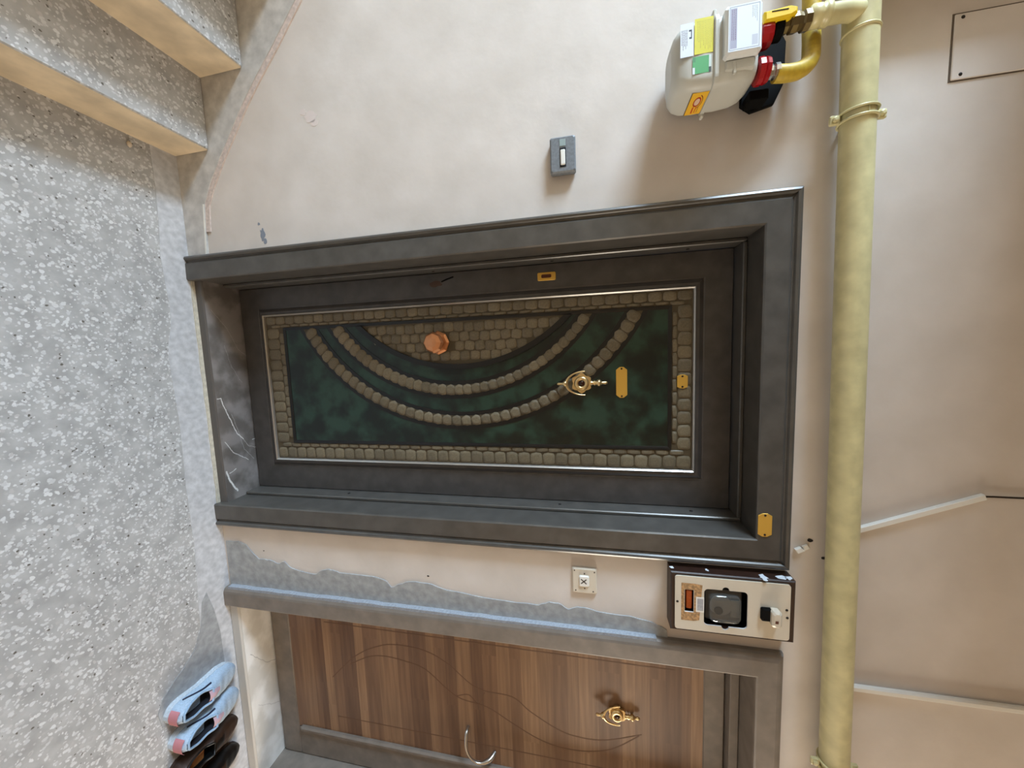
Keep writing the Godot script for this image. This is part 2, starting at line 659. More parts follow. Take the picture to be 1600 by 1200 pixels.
func room() -> void:
	# wall with the two door openings
	var wall := thing("wall_back", "cream painted plaster wall with both flat doors, meters and pipes", "wall", Vector3.ZERO, "", "structure")
	var mb := MB.new()
	wall_piece(mb, -5.2, -0.335, -0.2, 6.5)
	wall_piece(mb, -0.335, 0.615, 2.05, 6.5)
	wall_piece(mb, 0.615, 1.02, -0.2, 6.5)
	wall_piece(mb, 1.02, 1.93, 2.075, 6.5)
	wall_piece(mb, 1.93, 4.75, -0.2, 6.5)
	put(mb, "plaster", mats.wall, wall)
	# flaked paint and nail holes
	for k in [[-0.837, 0.598, 0.022, 0.03, 91], [-0.857, 0.570, 0.012, 0.016, 92], [-0.815, 0.612, 0.012, 0.018, 95]]:
		mb = MB.new()
		mb.prism(blob(k[0], k[1], k[2], k[3], k[4]), -0.001, 0.0006)
		put(mb, "old_paint_patch", mat("patch_pink", Color(0.82, 0.77, 0.745), 0.75), wall)
	for k in [[-0.462, 0.351, 0.028, 0.014, 93], [-0.502, 0.339, 0.007, 0.006, 94], [-0.438, 0.360, 0.012, 0.009, 96]]:
		mb = MB.new()
		mb.prism(blob(k[0], k[1], k[2], k[3], k[4], 16, 0.5), -0.001, 0.0007)
		put(mb, "bare_patch", mat("patch_grey", Color(0.50, 0.52, 0.56), 0.85), wall)
	for k in [[0.653, 2.212, 0.006], [0.836, 0.935, 0.004], [0.797, 0.20, 0.003], [0.60, 2.175, 0.008]]:
		mb = MB.new()
		mb.prism(blob(k[0], k[1], k[2] * 0.8, k[2] * 1.3, int(k[0] * 100), 9), -0.001, 0.0008)
		put(mb, "nail_hole", mat("hole", Color(0.10, 0.08, 0.06), 0.9), wall)
	# grey cement where the second frame was let in
	var top := PackedVector2Array()
	var pts := [[0.767, 0.012], [0.763, 0.074], [0.774, 0.115], [0.806, 0.143], [0.834, 0.172], [0.832, 0.205], [0.836, 0.236], [0.846, 0.266], [0.834, 0.300], [0.858, 0.327], [0.871, 0.387], [0.876, 0.440], [0.861, 0.464], [0.849, 0.500], [0.850, 0.525], [0.859, 0.555], [0.859, 0.652], [0.862, 0.721], [0.874, 0.762], [0.896, 0.779], [0.880, 0.812], [0.866, 0.850], [0.864, 0.900], [0.867, 0.950], [0.884, 1.011], [0.893, 1.11], [0.900, 1.231], [0.903, 1.35], [0.886, 1.388], [0.887, 1.42], [0.906, 1.455], [0.893, 1.485], [0.894, 1.52], [0.902, 1.55], [0.906, 1.661], [0.919, 1.732], [0.940, 1.775]]
	for i in pts.size():
		top.append(Vector2(pts[i][0], pts[i][1]))
		if i + 1 < pts.size():
			var n := 3
			for s in range(1, n):
				top.append(Vector2(pts[i][0], pts[i][1]).lerp(Vector2(pts[i + 1][0], pts[i + 1][1]), float(s) / n) + Vector2(rng.randf_range(-0.0025, 0.0025), 0))
	top.append(Vector2(0.985, 1.78))
	top.append(Vector2(0.985, 0.012))
	mb = MB.new()
	mb.prism(top, -0.002, 0.0035)
	put(mb, "cement_patch", mats.cement, wall, "rough grey cement patch beside the brown door")
	# floors, ceiling and the other walls of the stairwell
	mb = MB.new()
	mb.box(Vector3(-5.2, -0.2, -0.32), Vector3(4.75, 0.0, 2.7))
	single(mb, "floor", mats.floor, Vector3.ZERO, "grey terrazzo landing floor with white stone chips", "floor", "", "structure")
	mb = MB.new()
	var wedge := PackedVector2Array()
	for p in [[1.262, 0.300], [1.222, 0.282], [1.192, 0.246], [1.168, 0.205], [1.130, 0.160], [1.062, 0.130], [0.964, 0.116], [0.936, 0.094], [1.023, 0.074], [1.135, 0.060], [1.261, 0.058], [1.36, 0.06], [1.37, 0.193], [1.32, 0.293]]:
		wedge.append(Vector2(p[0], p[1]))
	mb.prism(wedge, 0.0, 0.0021, Transform3D(Basis(Vector3.RIGHT, Vector3.BACK, Vector3.UP), Vector3.ZERO))  # flat grey wedge, darker than the terrazzo around it
	single(mb, "trim_3", mat("wedge_grey", Color(0.64, 0.645, 0.65), 0.6, 0.0, mats.strip.albedo_texture, 3.0), Vector3.ZERO, "darker cement repair in the floor beside the pale sneakers", "floor patch", "", "structure")
	mb = MB.new()
	mb.lathe([Vector2(0.0005, 0.0), Vector2(0.006, 0.0), Vector2(0.0085, 0.003), Vector2(0.007, 0.007), Vector2(0.003, 0.009), Vector2(0.0005, 0.0092)], Transform3D(Basis.from_scale(Vector3(1.3, 1, 0.9)), Vector3(-0.752, 0.0002, 0.158)), 7, false)
	single(mb, "stone_chip", mat("chip", Color(0.82, 0.76, 0.68), 0.8), Vector3(-0.752, 0, 0.158), "tiny pale stone chip lying at the foot of the lowest step", "stone")
	var edge := PackedVector2Array([Vector2(-0.80, 0.0), Vector2(4.5, 0.0)])
	var zs := [[4.5, 0.13], [1.25, 0.133], [0.979, 0.128], [0.85, 0.121], [0.718, 0.115], [0.482, 0.118], [0.35, 0.114], [0.231, 0.112], [0.1, 0.117], [-0.015, 0.121], [-0.08, 0.112], [-0.14, 0.098], [-0.206, 0.095], [-0.30, 0.101], [-0.391, 0.105], [-0.50, 0.097], [-0.621, 0.093], [-0.80, 0.095]]
	for p in zs:
		edge.append(Vector2(p[0], p[1]))
	mb = MB.new()
	mb.prism(edge, -0.01, 0.0015, Transform3D(Basis(Vector3.RIGHT, Vector3.BACK, Vector3.UP), Vector3.ZERO))
	single(mb, "trim_1", mats.strip, Vector3.ZERO, "smooth pale cement strip of floor along the foot of the wall", "floor strip", "", "structure")
	mb = MB.new()
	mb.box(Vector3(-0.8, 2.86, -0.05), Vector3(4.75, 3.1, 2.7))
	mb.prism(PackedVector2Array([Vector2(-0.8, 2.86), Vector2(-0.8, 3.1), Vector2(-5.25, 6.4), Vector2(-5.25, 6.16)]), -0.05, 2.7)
	mb.box(Vector3(-1.27, 2.61, 0.08), Vector3(-0.95, 2.95, 2.44), 0.005)  # unseen beam, added to hold direct light off the upper right wall
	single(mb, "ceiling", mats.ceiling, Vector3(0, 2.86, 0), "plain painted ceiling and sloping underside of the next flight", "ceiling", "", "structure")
	mb = MB.new()
	for e in [[-0.2, 1.2, -0.05, 2.7], [2.5, 3.1, -0.05, 2.7], [1.2, 2.5, -0.05, 0.2], [1.2, 2.5, 1.4, 2.7]]:
		mb.box(Vector3(4.5, e[0], e[2]), Vector3(4.75, e[1], e[3]))
	single(mb, "wall_right", mat("dado_brown", Color(0.46, 0.36, 0.27), 0.6), Vector3(4.5, 0, 0), "plain brownish wall closing the right end of the landing", "wall", "", "structure")
	mb = MB.new()
	mb.box(Vector3(-5.2, -0.2, 2.45), Vector3(4.75, 6.5, 2.7))
	single(mb, "wall_front", mats.dado, Vector3(0, 0, 2.45), "plain tan wall facing the two flat doors", "wall", "", "structure")
	var y0 := 2.55
	var y1 := 4.35
	var z0 := 1.0
	var z1 := 2.3
	mb = MB.new()
	mb.box(Vector3(-5.25, -0.2, -0.05), Vector3(-5.0, y0, 2.7))
	mb.box(Vector3(-5.25, y1, -0.05), Vector3(-5.0, 6.5, 2.7))
	mb.box(Vector3(-5.25, y0, -0.05), Vector3(-5.0, y1, z0))
	mb.box(Vector3(-5.25, y0, z1), Vector3(-5.0, y1, 2.7))
	single(mb, "wall_left", mats.wall, Vector3(-5.0, 0, 0), "cream end wall of the half landing with its window", "wall", "", "structure")
	var win := thing("window_1", "white framed stair window above the half landing", "window", Vector3(-5.1, y0, 1.65), "", "structure")
	mb = MB.new()
	for e in [[y0, y1, z0, z0 + 0.05], [y0, y1, z1 - 0.05, z1], [y0, y0 + 0.05, z0, z1], [y1 - 0.05, y1, z0, z1], [y0, y1, 1.63, 1.67]]:
		mb.box(Vector3(-5.13, e[0], e[2]), Vector3(-5.07, e[1], e[3]), 0.004)
	put(mb, "window_frame", mats.white, win)
	for e in [[z0 + 0.05, 1.63], [1.67, z1 - 0.05]]:
		mb = MB.new()
		mb.quad(Vector3(-5.1, y0 + 0.05, e[0]), Vector3(-5.1, y0 + 0.05, e[1]), Vector3(-5.1, y1 - 0.05, e[1]), Vector3(-5.1, y1 - 0.05, e[0]), Vector3.RIGHT)
		put(mb, "pane", mats.glass, win)
	mb = MB.new()
	mb.box(Vector3(-1.25, 2.28, -0.01), Vector3(-0.849, 2.86, 0.075), 0.004)
	single(mb, "trim_2", mats.wall, Vector3(-1.0, 2.28, 0), "shallow painted beam end on the wall above the gas pipe", "beam", "", "structure")
	var w2 := thing("window_2", "white framed window closing the far right end of the landing", "window", Vector3(4.6, 1.2, 0.8), "", "structure")
	mb = MB.new()
	for e in [[1.2, 1.25, 0.2, 1.4], [2.45, 2.5, 0.2, 1.4], [1.2, 2.5, 0.2, 0.25], [1.2, 2.5, 1.35, 1.4], [1.2, 2.5, 0.78, 0.82]]:
		mb.box(Vector3(4.57, e[0], e[2]), Vector3(4.63, e[1], e[3]), 0.004)
	put(mb, "window_frame", mats.white, w2)
	for e in [[0.25, 0.78], [0.82, 1.35]]:
		mb = MB.new()
		mb.quad(Vector3(4.6, 1.25, e[0]), Vector3(4.6, 1.25, e[1]), Vector3(4.6, 2.45, e[1]), Vector3(4.6, 2.45, e[0]), Vector3.LEFT)
		put(mb, "pane", mats.glass, w2)
	# skirting: level along the landing, then climbing with the stairs
	var sk := thing("baseboard_back", "pale grey painted skirting band at the wall foot climbing beside the steps", "skirting", Vector3(-0.5, 0, 0), "", "structure")
	var rim := [Vector2(-0.412, 0.094), Vector2(-0.50, 0.099), Vector2(-0.598, 0.108), Vector2(-0.664, 0.141), Vector2(-0.749, 0.198), Vector2(-0.821, 0.252), Vector2(-0.92, 0.325), Vector2(-0.995, 0.389), Vector2(-1.093, 0.480), Vector2(-1.213, 0.585), Vector2(-2.6, 1.61), Vector2(-4.98, 1.61)]
	var poly := PackedVector2Array(rim)
	poly.append(Vector2(-4.98, 0.0))
	poly.append(Vector2(-0.412, 0.0))
	mb = MB.new()
	mb.prism(poly, -0.002, 0.007)
	put(mb, "band", mats.skirting, sk)
	mb = MB.new()
	var low := []
	for i in range(1, 11):
		low.append(rim[i] + Vector2(0.004, 0.009))
	mb.prism(ribbon(low, 0.02), -0.002, 0.0045)
	put(mb, "old_paint_edge", mats.old_paint, sk, "pinkish strip of older paint above the skirting")
	mb = MB.new()
	mb.prism(PackedVector2Array([Vector2(-0.412, 0.086), Vector2(-0.598, 0.100), Vector2(-0.598, 0.105), Vector2(-0.412, 0.0925)]), 0.0, 0.0085)
	put(mb, "white_edge", mats.white, sk)


func stairs() -> void:
	var s := thing("staircase", "terrazzo stairs with tan painted risers climbing away to the left", "stairs", Vector3(-0.785, 0, 0.5), "", "structure")
	var x := -0.785
	var y := 0.0
	for k in 8:
		var top := 0.158 if k == 0 else 0.158 + 0.1865 * k
		var st := Node3D.new()
		st.name = "step"
		st.position = Vector3(x, y, 0.5) - s.position
		s.add_child(st, true)
		var back := x - 0.27 if k < 7 else -5.0
		var mb := MB.new()
		mb.box(Vector3(x - 0.06, y - 0.03, 0.0075), Vector3(x, top - 0.003, 1.2), 0.003)
		put(mb, "riser", mats.riser, st)
		mb = MB.new()
		mb.box(Vector3(back, top - 0.05, 0.0075), Vector3(x - 0.002, top, 1.2), 0.004)
		put(mb, "tread", mats.floor, st)
		x -= 0.252
		y = top


func super_outline(n: int, e: float, point := 0.0) -> PackedVector2Array:
	# rounded square, -1..1, with one end drawn to a point when asked
	var out := PackedVector2Array()
	for k in n:
		var a := TAU * (k + 0.5) / n
		var c := cos(a)
		var s := sin(a)
		var p := Vector2(signf(c) * pow(absf(c), 2.0 / e), signf(s) * pow(absf(s), 2.0 / e))
		if p.x > 0.0:
			p.y *= 1.0 - point * p.x
		out.append(p)
	return out


func scale_mesh(e: float, point: float, tilt: float, sd: int) -> ArrayMesh:
	# one domed embossed scale, unit half size, x along its row
	var r := RandomNumberGenerator.new()
	r.seed = sd
	var o := super_outline(10, e, point)
	for i in o.size():
		o[i] *= r.randf_range(0.9, 1.0)
	var rings := []
	for l in [[1.0, -0.3], [0.93, 0.45], [0.6, 0.85]]:
		var ring := []
		for p in o:
			ring.append(Vector3(p.x * l[0], p.y * l[0], l[1] + (tilt * p.x * l[0] if l[1] > 0.0 else 0.0)))
		rings.append(ring)
	var mb := MB.new()
	mb.loft(rings, true, false, false, true)
	var cap := PackedVector3Array()
	for i in o.size():
		cap.append_array([Vector3(0, 0, 0.93), rings[2][i], rings[2][(i + 1) % o.size()]])
	mb.tris(cap, true, Vector3(0, 0, 1))
	return mb.done()


func arc(cy: float, h: float, s: float, chord: float, grow := 0.0, n := 40) -> Array:
	# points of a circular arc that bulges to +x from a chord at x = chord
	var R := (h * h + s * s) / (2.0 * s)
	var cx := chord + s - R
	R += grow
	var lim := acos(clampf((chord - cx) / R, -1.0, 1.0))
	var out := []
	for k in n + 1:
		var a := -lim + 2.0 * lim * k / n
		out.append(Vector2(cx + R * cos(a), cy + R * sin(a)))
	return out


func between(a: Array, b: Array) -> PackedVector2Array:
	var p := PackedVector2Array(a)
	var q := PackedVector2Array(b)
	q.reverse()
	p.append_array(q)
	return p


func plate(w: float, h: float, cut: float) -> PackedVector2Array:
	return PackedVector2Array([Vector2(-w + cut, -h), Vector2(w - cut, -h), Vector2(w, -h * 0.35), Vector2(w, h * 0.35), Vector2(w - cut, h), Vector2(-w + cut, h), Vector2(-w, h * 0.35), Vector2(-w, -h * 0.35)])


func brass_tag(parent: Node, called: String, x: float, y: float, z: float, w: float, h: float, cut: float, label: String) -> void:
	var mb := MB.new()
	mb.prism(plate(w, h, cut), 0.0, 0.002, Transform3D(Basis(), Vector3(x, y, z)), 0.0006)
	var p := put(mb, called, mats.brass_plate, parent, label)
	for s in [-1, 1]:
		mb = MB.new()
		mb.lathe([Vector2(0.0001, 0.0), Vector2(0.0036, 0.0), Vector2(0.0028, 0.0012), Vector2(0.0001, 0.0016)], Transform3D(Basis(Vector3.RIGHT, PI / 2), Vector3(x + s * (w - 0.006), y, z + 0.0018)), 10)
		put(mb, "screw", mats.screw, p)


func flat_axis(at: Vector3) -> Transform3D:
	# lathe axis along +z
	return Transform3D(Basis(Vector3.RIGHT, PI / 2), at)


func knocker(parent: Node, at: Vector3, s: float, called := "door_knocker") -> void:
	# brass knocker: rosette with spyhole, turned finial above, swinging bail with a drop below
	var mb := MB.new()
	var petal := PackedVector2Array()
	for k in 24:
		var a := TAU * k / 24
		var r := 0.034 + 0.004 * cos(a * 6.0)
		petal.append(Vector2(cos(a) * r, sin(a) * r) * s)
	mb.prism(petal, 0.0, 0.010 * s, Transform3D(Basis(), at), 0.003 * s)
	mb.lathe([Vector2(0.026 * s, 0.008 * s), Vector2(0.026 * s, 0.016 * s), Vector2(0.021 * s, 0.021 * s), Vector2(0.014 * s, 0.022 * s), Vector2(0.012 * s, 0.017 * s), Vector2(0.0005, 0.017 * s)], flat_axis(at), 24)
	var k := put(mb, called, mats.brass, parent, "brass door knocker with round spyhole")
	mb = MB.new()
	mb.lathe([Vector2(0.0115 * s, 0.016 * s), Vector2(0.010 * s, 0.0195 * s), Vector2(0.0005, 0.021 * s)], flat_axis(at), 16)
	put(mb, "spyhole", mat("lens", Color(0.16, 0.05, 0.03), 0.1), k)
	mb = MB.new()
	var up := Transform3D(Basis(), at + Vector3(0, 0.030 * s, 0.010 * s))
	mb.lathe([Vector2(0.008 * s, 0.0), Vector2(0.009 * s, 0.006 * s), Vector2(0.006 * s, 0.010 * s), Vector2(0.010 * s, 0.016 * s), Vector2(0.007 * s, 0.022 * s), Vector2(0.012 * s, 0.027 * s), Vector2(0.013 * s, 0.033 * s), Vector2(0.008 * s, 0.038 * s), Vector2(0.0045 * s, 0.043 * s), Vector2(0.006 * s, 0.052 * s), Vector2(0.004 * s, 0.060 * s), Vector2(0.0005, 0.062 * s)], up, 14)
	put(mb, "finial", mats.brass, k)
	mb = MB.new()
	var bail := []
	for i in 21:
		var a := PI * i / 20.0
		bail.append(at + Vector3(-cos(a) * 0.043, -sin(a) * 0.066 + 0.012, 0.012 + 0.010 * sin(a)) * s)
	var rad := []
	for i in 21:
		rad.append((0.0028 + 0.0035 * pow(sin(PI * i / 20.0), 6.0)) * s)
	mb.tube(bail, rad, 10)
	var low := Transform3D(Basis(Vector3.RIGHT, PI), at + Vector3(0, -0.050, 0.021) * s)
	mb.lathe([Vector2(0.006 * s, 0.0), Vector2(0.011 * s, 0.004 * s), Vector2(0.012 * s, 0.010 * s), Vector2(0.006 * s, 0.016 * s), Vector2(0.0045 * s, 0.020 * s), Vector2(0.0055 * s, 0.030 * s), Vector2(0.004 * s, 0.036 * s), Vector2(0.0005, 0.037 * s)], low, 14)
	put(mb, "bail", mats.brass, k)


func door_one() -> void:
	var d := thing("door_1", "anthracite steel flat door with green panel, scaly gold borders and curved bands", "door", Vector3(0.14, 0, 0), "", "structure")
	var x0 := -0.410
	var x1 := 0.689
	var y1 := 2.115
	# architrave with a beaded outer edge
	var prof := [Vector2(0, -0.001), Vector2(0, 0.018), Vector2(0.003, 0.024), Vector2(0.009, 0.027), Vector2(0.015, 0.025), Vector2(0.019, 0.019), Vector2(0.022, 0.017), Vector2(0.026, 0.019), Vector2(0.030, 0.0235), Vector2(0.089, 0.0245), Vector2(0.093, 0.021), Vector2(0.094, 0.016), Vector2(0.094, -0.001)]
	for e in [["post_left", "frame_post"], ["post_right", "frame_post"], ["top", "frame_head"]]:
		put(mitred(prof, x0, 0.001, x1, y1, e[0]), e[1], mats.frame, d)
	var jx0 := x0 + 0.0935
	var jx1 := x1 - 0.0925
	var jy := y1 - 0.0925
	var mb := MB.new()
	mb.box(Vector3(-0.335, 0.001, -0.20), Vector3(jx0, jy + 0.01, 0.012))
	put(mb, "jamb", mats.frame, d)
	mb = MB.new()
	mb.box(Vector3(jx1, 0.001, -0.20), Vector3(0.615, jy + 0.01, 0.012))
	put(mb, "jamb", mats.frame, d)
	mb = MB.new()
	mb.box(Vector3(-0.335, jy, -0.20), Vector3(0.615, 2.05, 0.012))
	put(mb, "jamb", mats.frame, d)
	# steel stop set into the jamb
	var zl := -0.152
	for e in [["left", jx0, jx0 + 0.013], ["right", jx1 - 0.013, jx1]]:
		mb = MB.new()
		mb.box(Vector3(e[1], 0.041, -0.19), Vector3(e[2], jy - 0.001, -0.085), 0.003)
		var st := put(mb, "frame_stop", mats.frame, d)
		for sy in ([0.971, 1.418, 1.86] if e[0] == "left" else [0.532, 1.424, 1.878]):
			mb = MB.new()
			var sx: float = e[2] if e[0] == "left" else e[1]
			var f := 1.0 if e[0] == "left" else -1.0
			mb.lathe([Vector2(0.0001, -0.001), Vector2(0.006, -0.001), Vector2(0.005, 0.0016), Vector2(0.0001, 0.002)], Transform3D(Basis(Vector3.BACK, -PI / 2 * f), Vector3(sx, sy, -0.122)), 12)
			put(mb, "screw", mats.screw, st)
	mb = MB.new()
	mb.box(Vector3(jx0 + 0.013, jy - 0.013, -0.19), Vector3(jx1 - 0.013, jy, -0.085), 0.003)
	put(mb, "frame_stop", mats.frame, d)
	# marble threshold and its joint
	mb = MB.new()
	mb.box(Vector3(-0.334, 0.0, -0.30), Vector3(0.614, 0.038, -0.001), 0.004)
	put(mb, "threshold", mat("marble_edge", Color(0.33, 0.31, 0.295), 0.4), d)
	mb = MB.new()
	mb.quad(Vector3(-0.318, 0.0384, -0.005), Vector3(0.598, 0.0384, -0.005), Vector3(0.598, 0.0384, -0.2), Vector3(-0.318, 0.0384, -0.2), Vector3.UP)
	# picture runs across in x and back from the front edge
	mb.quad(Vector3(-0.318, 0.0386, -0.2), Vector3(0.598, 0.0386, -0.2), Vector3(0.598, 0.0386, -0.006), Vector3(-0.318, 0.0386, -0.006), Vector3.UP)
	put(mb, "marble_face", mats.marble_dark, d, "dark grey marble sill with white veins")
	mb = MB.new()
	var gr := PackedVector2Array()
	for i in 25:
		gr.append(Vector2(lerpf(-0.40, 0.665, i / 24.0), -0.003))
	for i in 25:
		gr.append(Vector2(lerpf(0.665, -0.40, i / 24.0), 0.010 + rng.randf_range(0.0, 0.004)))
	mb.prism(gr, 0.0, 0.004, Transform3D(Basis(Vector3.RIGHT, Vector3.BACK, Vector3.UP), Vector3(0, 0.0015, 0)))
	put(mb, "joint_filler", mats.grout, d)
	# leaf
	mb = MB.new()
	mb.box(Vector3(jx0 + 0.0145, 0.046, -0.21), Vector3(jx1 - 0.0145, jy - 0.015, zl), 0.002)
	var leaf := put(mb, "door_leaf", mats.leaf, d)
	var ogee := [Vector2(0, zl - 0.002), Vector2(0, zl + 0.001), Vector2(0.004, zl - 0.001), Vector2(0.008, zl + 0.003), Vector2(0.018, zl + 0.008), Vector2(0.028, zl + 0.009), Vector2(0.030, zl - 0.002)]
	for s in ["left", "right", "top", "bottom"]:
		put(mitred(ogee, -0.216, 0.136, 0.481, 1.922, s), "panel_moulding", mats.leaf, leaf)
	var bd := [Vector2(0, zl - 0.002), Vector2(0, zl + 0.011), Vector2(0.003, zl + 0.014), Vector2(0.007, zl + 0.010), Vector2(0.009, zl - 0.002)]
	for s in ["left", "right", "top", "bottom"]:
		put(mitred(bd, -0.187, 0.164, 0.453, 1.893, s), "metal_bead", mats.bead, leaf, "pale metal bead round the panel")
	# decorated panel
	mb = MB.new()
	mb.box(Vector3(-0.182, 0.169, zl - 0.004), Vector3(0.448, 1.888, zl + 0.002))
	var panel := put(mb, "panel", mats.scale_bed, d)
	mb = MB.new()
	mb.box(Vector3(-0.128, 0.260, zl), Vector3(0.374, 1.818, zl + 0.0035))
	put(mb, "green_field", mats.green, panel, "dark green patinated field")
	var zg := zl + 0.0035
	for s in ["left", "right", "top", "bottom"]:
		put(mitred([Vector2(0, zg - 0.002), Vector2(0, zg + 0.004), Vector2(0.006, zg + 0.003), Vector2(0.012, zg + 0.001), Vector2(0.013, zg - 0.002)], -0.128, 0.260, 0.374, 1.818, s), "black_edge", mats.black_line, panel)
	var ch := -0.116
	var bands := [[1.043, 0.683, 0.408, 1.047, 0.633, 0.368], [1.022, 0.532, 0.286, 1.030, 0.487, 0.246]]
	for b in bands:
		mb = MB.new()
		mb.prism(between(arc(b[0], b[1], b[2], ch, 0.015), arc(b[3], b[4], b[5], ch, -0.015)), zg - 0.001, zg + 0.0018)
		put(mb, "band_ground", mats.black_line, panel)
		mb = MB.new()
		mb.prism(between(arc(b[0], b[1], b[2], ch, -0.001), arc(b[3], b[4], b[5], ch, 0.001)), zg, zg + 0.0032)
		put(mb, "band_bed", mats.scale_bed, panel)
	mb = MB.new()
	var lens_rim := arc(1.045, 0.408, 0.165, ch, 0.0)
	mb.prism(PackedVector2Array(lens_rim), zg - 0.001, zg + 0.0005)
	put(mb, "lens_ground", mats.scale_bed, panel)
	mb = MB.new()
	mb.prism(between(arc(1.045, 0.408, 0.165, ch, 0.020), arc(1.045, 0.408, 0.165, ch, 0.0)), zg - 0.001, zg + 0.0095, Transform3D(), 0.003)
	put(mb, "lens_edge", mats.black_line, panel)
	# embossed scales: border, bands, field
	var kinds := []
	for k in 3:
		kinds.append(scale_mesh(4.0, 0.0, 0.12, 100 + k))
	var shields := []
	for k in 3:
		shields.append(scale_mesh(3.6, 0.22, 0.30, 120 + k))
	var O := Rect2(-0.177, 0.173, 0.620, 1.710)
	var I := Rect2(-0.129, 0.259, 0.504, 1.560)
	for s in 4:
		var vertical := s < 2
		var lo: float = O.position.y if vertical else I.position.x
		var hi: float = O.end.y if vertical else I.end.x
		var a: float = [O.position.x, I.end.x, O.position.y, I.end.y][s]
		var b: float = [I.position.x, O.end.x, I.position.y, O.end.y][s]
		var wide := absf(b - a)
		var inner_first := s == 1 or s == 3
		var n := int(round((hi - lo) / 0.047))
		var step := (hi - lo) / n
		for row in 2:
			var share := 0.72 if row == 0 else 0.28
			# the broad row lies to the outside, the narrow one to the inside
			var c := 0.0
			if inner_first:
				c = a + wide * (0.28 + 0.36 if row == 0 else 0.14)
			else:
				c = a + wide * (0.36 if row == 0 else 0.72 + 0.14)
			for k in n + row:
				var at := lo + step * (k + 0.5 - 0.5 * row)
				if at > hi - 0.01 or at < lo + 0.01:
					continue
				var half := Vector3(step * 0.525 * rng.randf_range(0.95, 1.03), wide * share * 0.525 * rng.randf_range(0.96, 1.02), 0.0045)
				var turn := (PI / 2 if vertical else 0.0) + (PI if rng.randf() < 0.5 else 0.0) + rng.randf_range(-0.06, 0.06)
				var T := Transform3D(Basis(Vector3.BACK, turn) * Basis.from_scale(half), Vector3(c, at, zl + 0.002) if vertical else Vector3(at, c, zl + 0.002))
				piece(kinds[rng.randi() % 3], "border_scale", mats["scale_%d" % (rng.randi() % 4)], panel, T)
	for b in bands:
		var o := arc(b[0], b[1], b[2], ch, 0.0, 240)
		var i := arc(b[3], b[4], b[5], ch, 0.0, 240)
		var run := 0.0
		var next := 0.022
		for k in 240:
			var m0: Vector2 = (o[k] + i[k]) * 0.5
			var m1: Vector2 = (o[k + 1] + i[k + 1]) * 0.5
			run += m0.distance_to(m1)
			if run >= next and m0.x > ch + 0.012:
				next = run + 0.0335
				var dir := (m1 - m0).angle()
				var half := Vector3(0.0215, o[k].distance_to(i[k]) * 0.57, 0.0062)
				piece(shields[rng.randi() % 3], "band_scale", mats["scale_%d" % (rng.randi() % 4)], panel, Transform3D(Basis(Vector3.BACK, dir + PI + rng.randf_range(-0.05, 0.05)) * Basis.from_scale(half), Vector3(m0.x, m0.y, zg + 0.0018)))
	var R := (0.408 * 0.408 + 0.165 * 0.165) / (2 * 0.165)
	var cc := Vector2(ch + 0.165 - R, 1.045)
	var col := 0
	var fx := ch + 0.022
	while fx < ch + 0.18:
		var fy := 0.60 + (0.021 if col % 2 else 0.0)
		while fy < 1.47:
			if cc.distance_to(Vector2(fx, fy)) < R + 0.004 and Vector2(fx + 0.035, fy - 0.985).length() > 0.040:
				var half := Vector3(0.0215, 0.0195, 0.0045) * rng.randf_range(0.95, 1.05)
				piece(kinds[rng.randi() % 3], "field_scale", mats["scale_%d" % (rng.randi() % 4)], panel, Transform3D(Basis(Vector3.BACK, PI / 2 + rng.randf_range(-0.15, 0.15)) * Basis.from_scale(half), Vector3(fx + rng.randf_range(-0.002, 0.002), fy, zg)))
			fy += 0.041
		fx += 0.037
		col += 1
	# furniture
	mb = MB.new()
	var kc := Vector3(-0.036, 0.966, zg)
	mb.lathe([Vector2(0.0448, 0.0000), Vector2(0.0459, 0.0063), Vector2(0.0381, 0.0115), Vector2(0.0213, 0.0147), Vector2(0.0179, 0.0252), Vector2(0.0246, 0.0315), Vector2(0.0370, 0.0399), Vector2(0.0403, 0.0504), Vector2(0.0336, 0.0588), Vector2(0.0179, 0.0630), Vector2(0.0006, 0.0640)], flat_axis(kc), 8, false)
	put(mb, "pull_knob", mats.copper, d, "copper coloured faceted pull knob")
	knocker(d, Vector3(0.131, 1.512, zg + 0.004), 1.0)
	brass_tag(d, "name_plate", 0.132, 1.652, zg + 0.0005, 0.055, 0.019, 0.010, "blank brass name plate beside the knocker")
	brass_tag(d, "number_plate", 0.132, 1.852, zl + 0.0075, 0.024, 0.017, 0.005, "small brass plate above the green field")
	brass_tag(d, "frame_plate", 0.549, 2.043, 0.0245, 0.036, 0.0185, 0.007, "brass plate at the upper corner of the frame")
	mb = MB.new()
	mb.prism(rrect(-0.272, 1.362, -0.243, 1.428, 0.005), zl, zl + 0.003, Transform3D(), 0.001)
	var lk := put(mb, "lock_plate", mats.brass_plate, d, "worn brass lock plate")
	mb = MB.new()
	mb.prism(rrect(-0.264, 1.376, -0.252, 1.412, 0.004), zl + 0.002, zl + 0.0045)
	put(mb, "keyhole", mats.rust, lk)
	mb = MB.new()
	mb.prism(blob(-0.262, 0.965, 0.014, 0.030, 31), zl - 0.001, zl + 0.0012)
	put(mb, "scar", mat("scar", Color(0.30, 0.22, 0.18), 0.7), d, "brownish scar of a removed lock")
	mb = MB.new()
	mb.prism(ribbon([Vector2(-0.268, 0.990), Vector2(-0.276, 1.012), Vector2(-0.283, 1.040)], 0.005), zl - 0.001, zl + 0.001)
	put(mb, "scratch", mats.black, d)


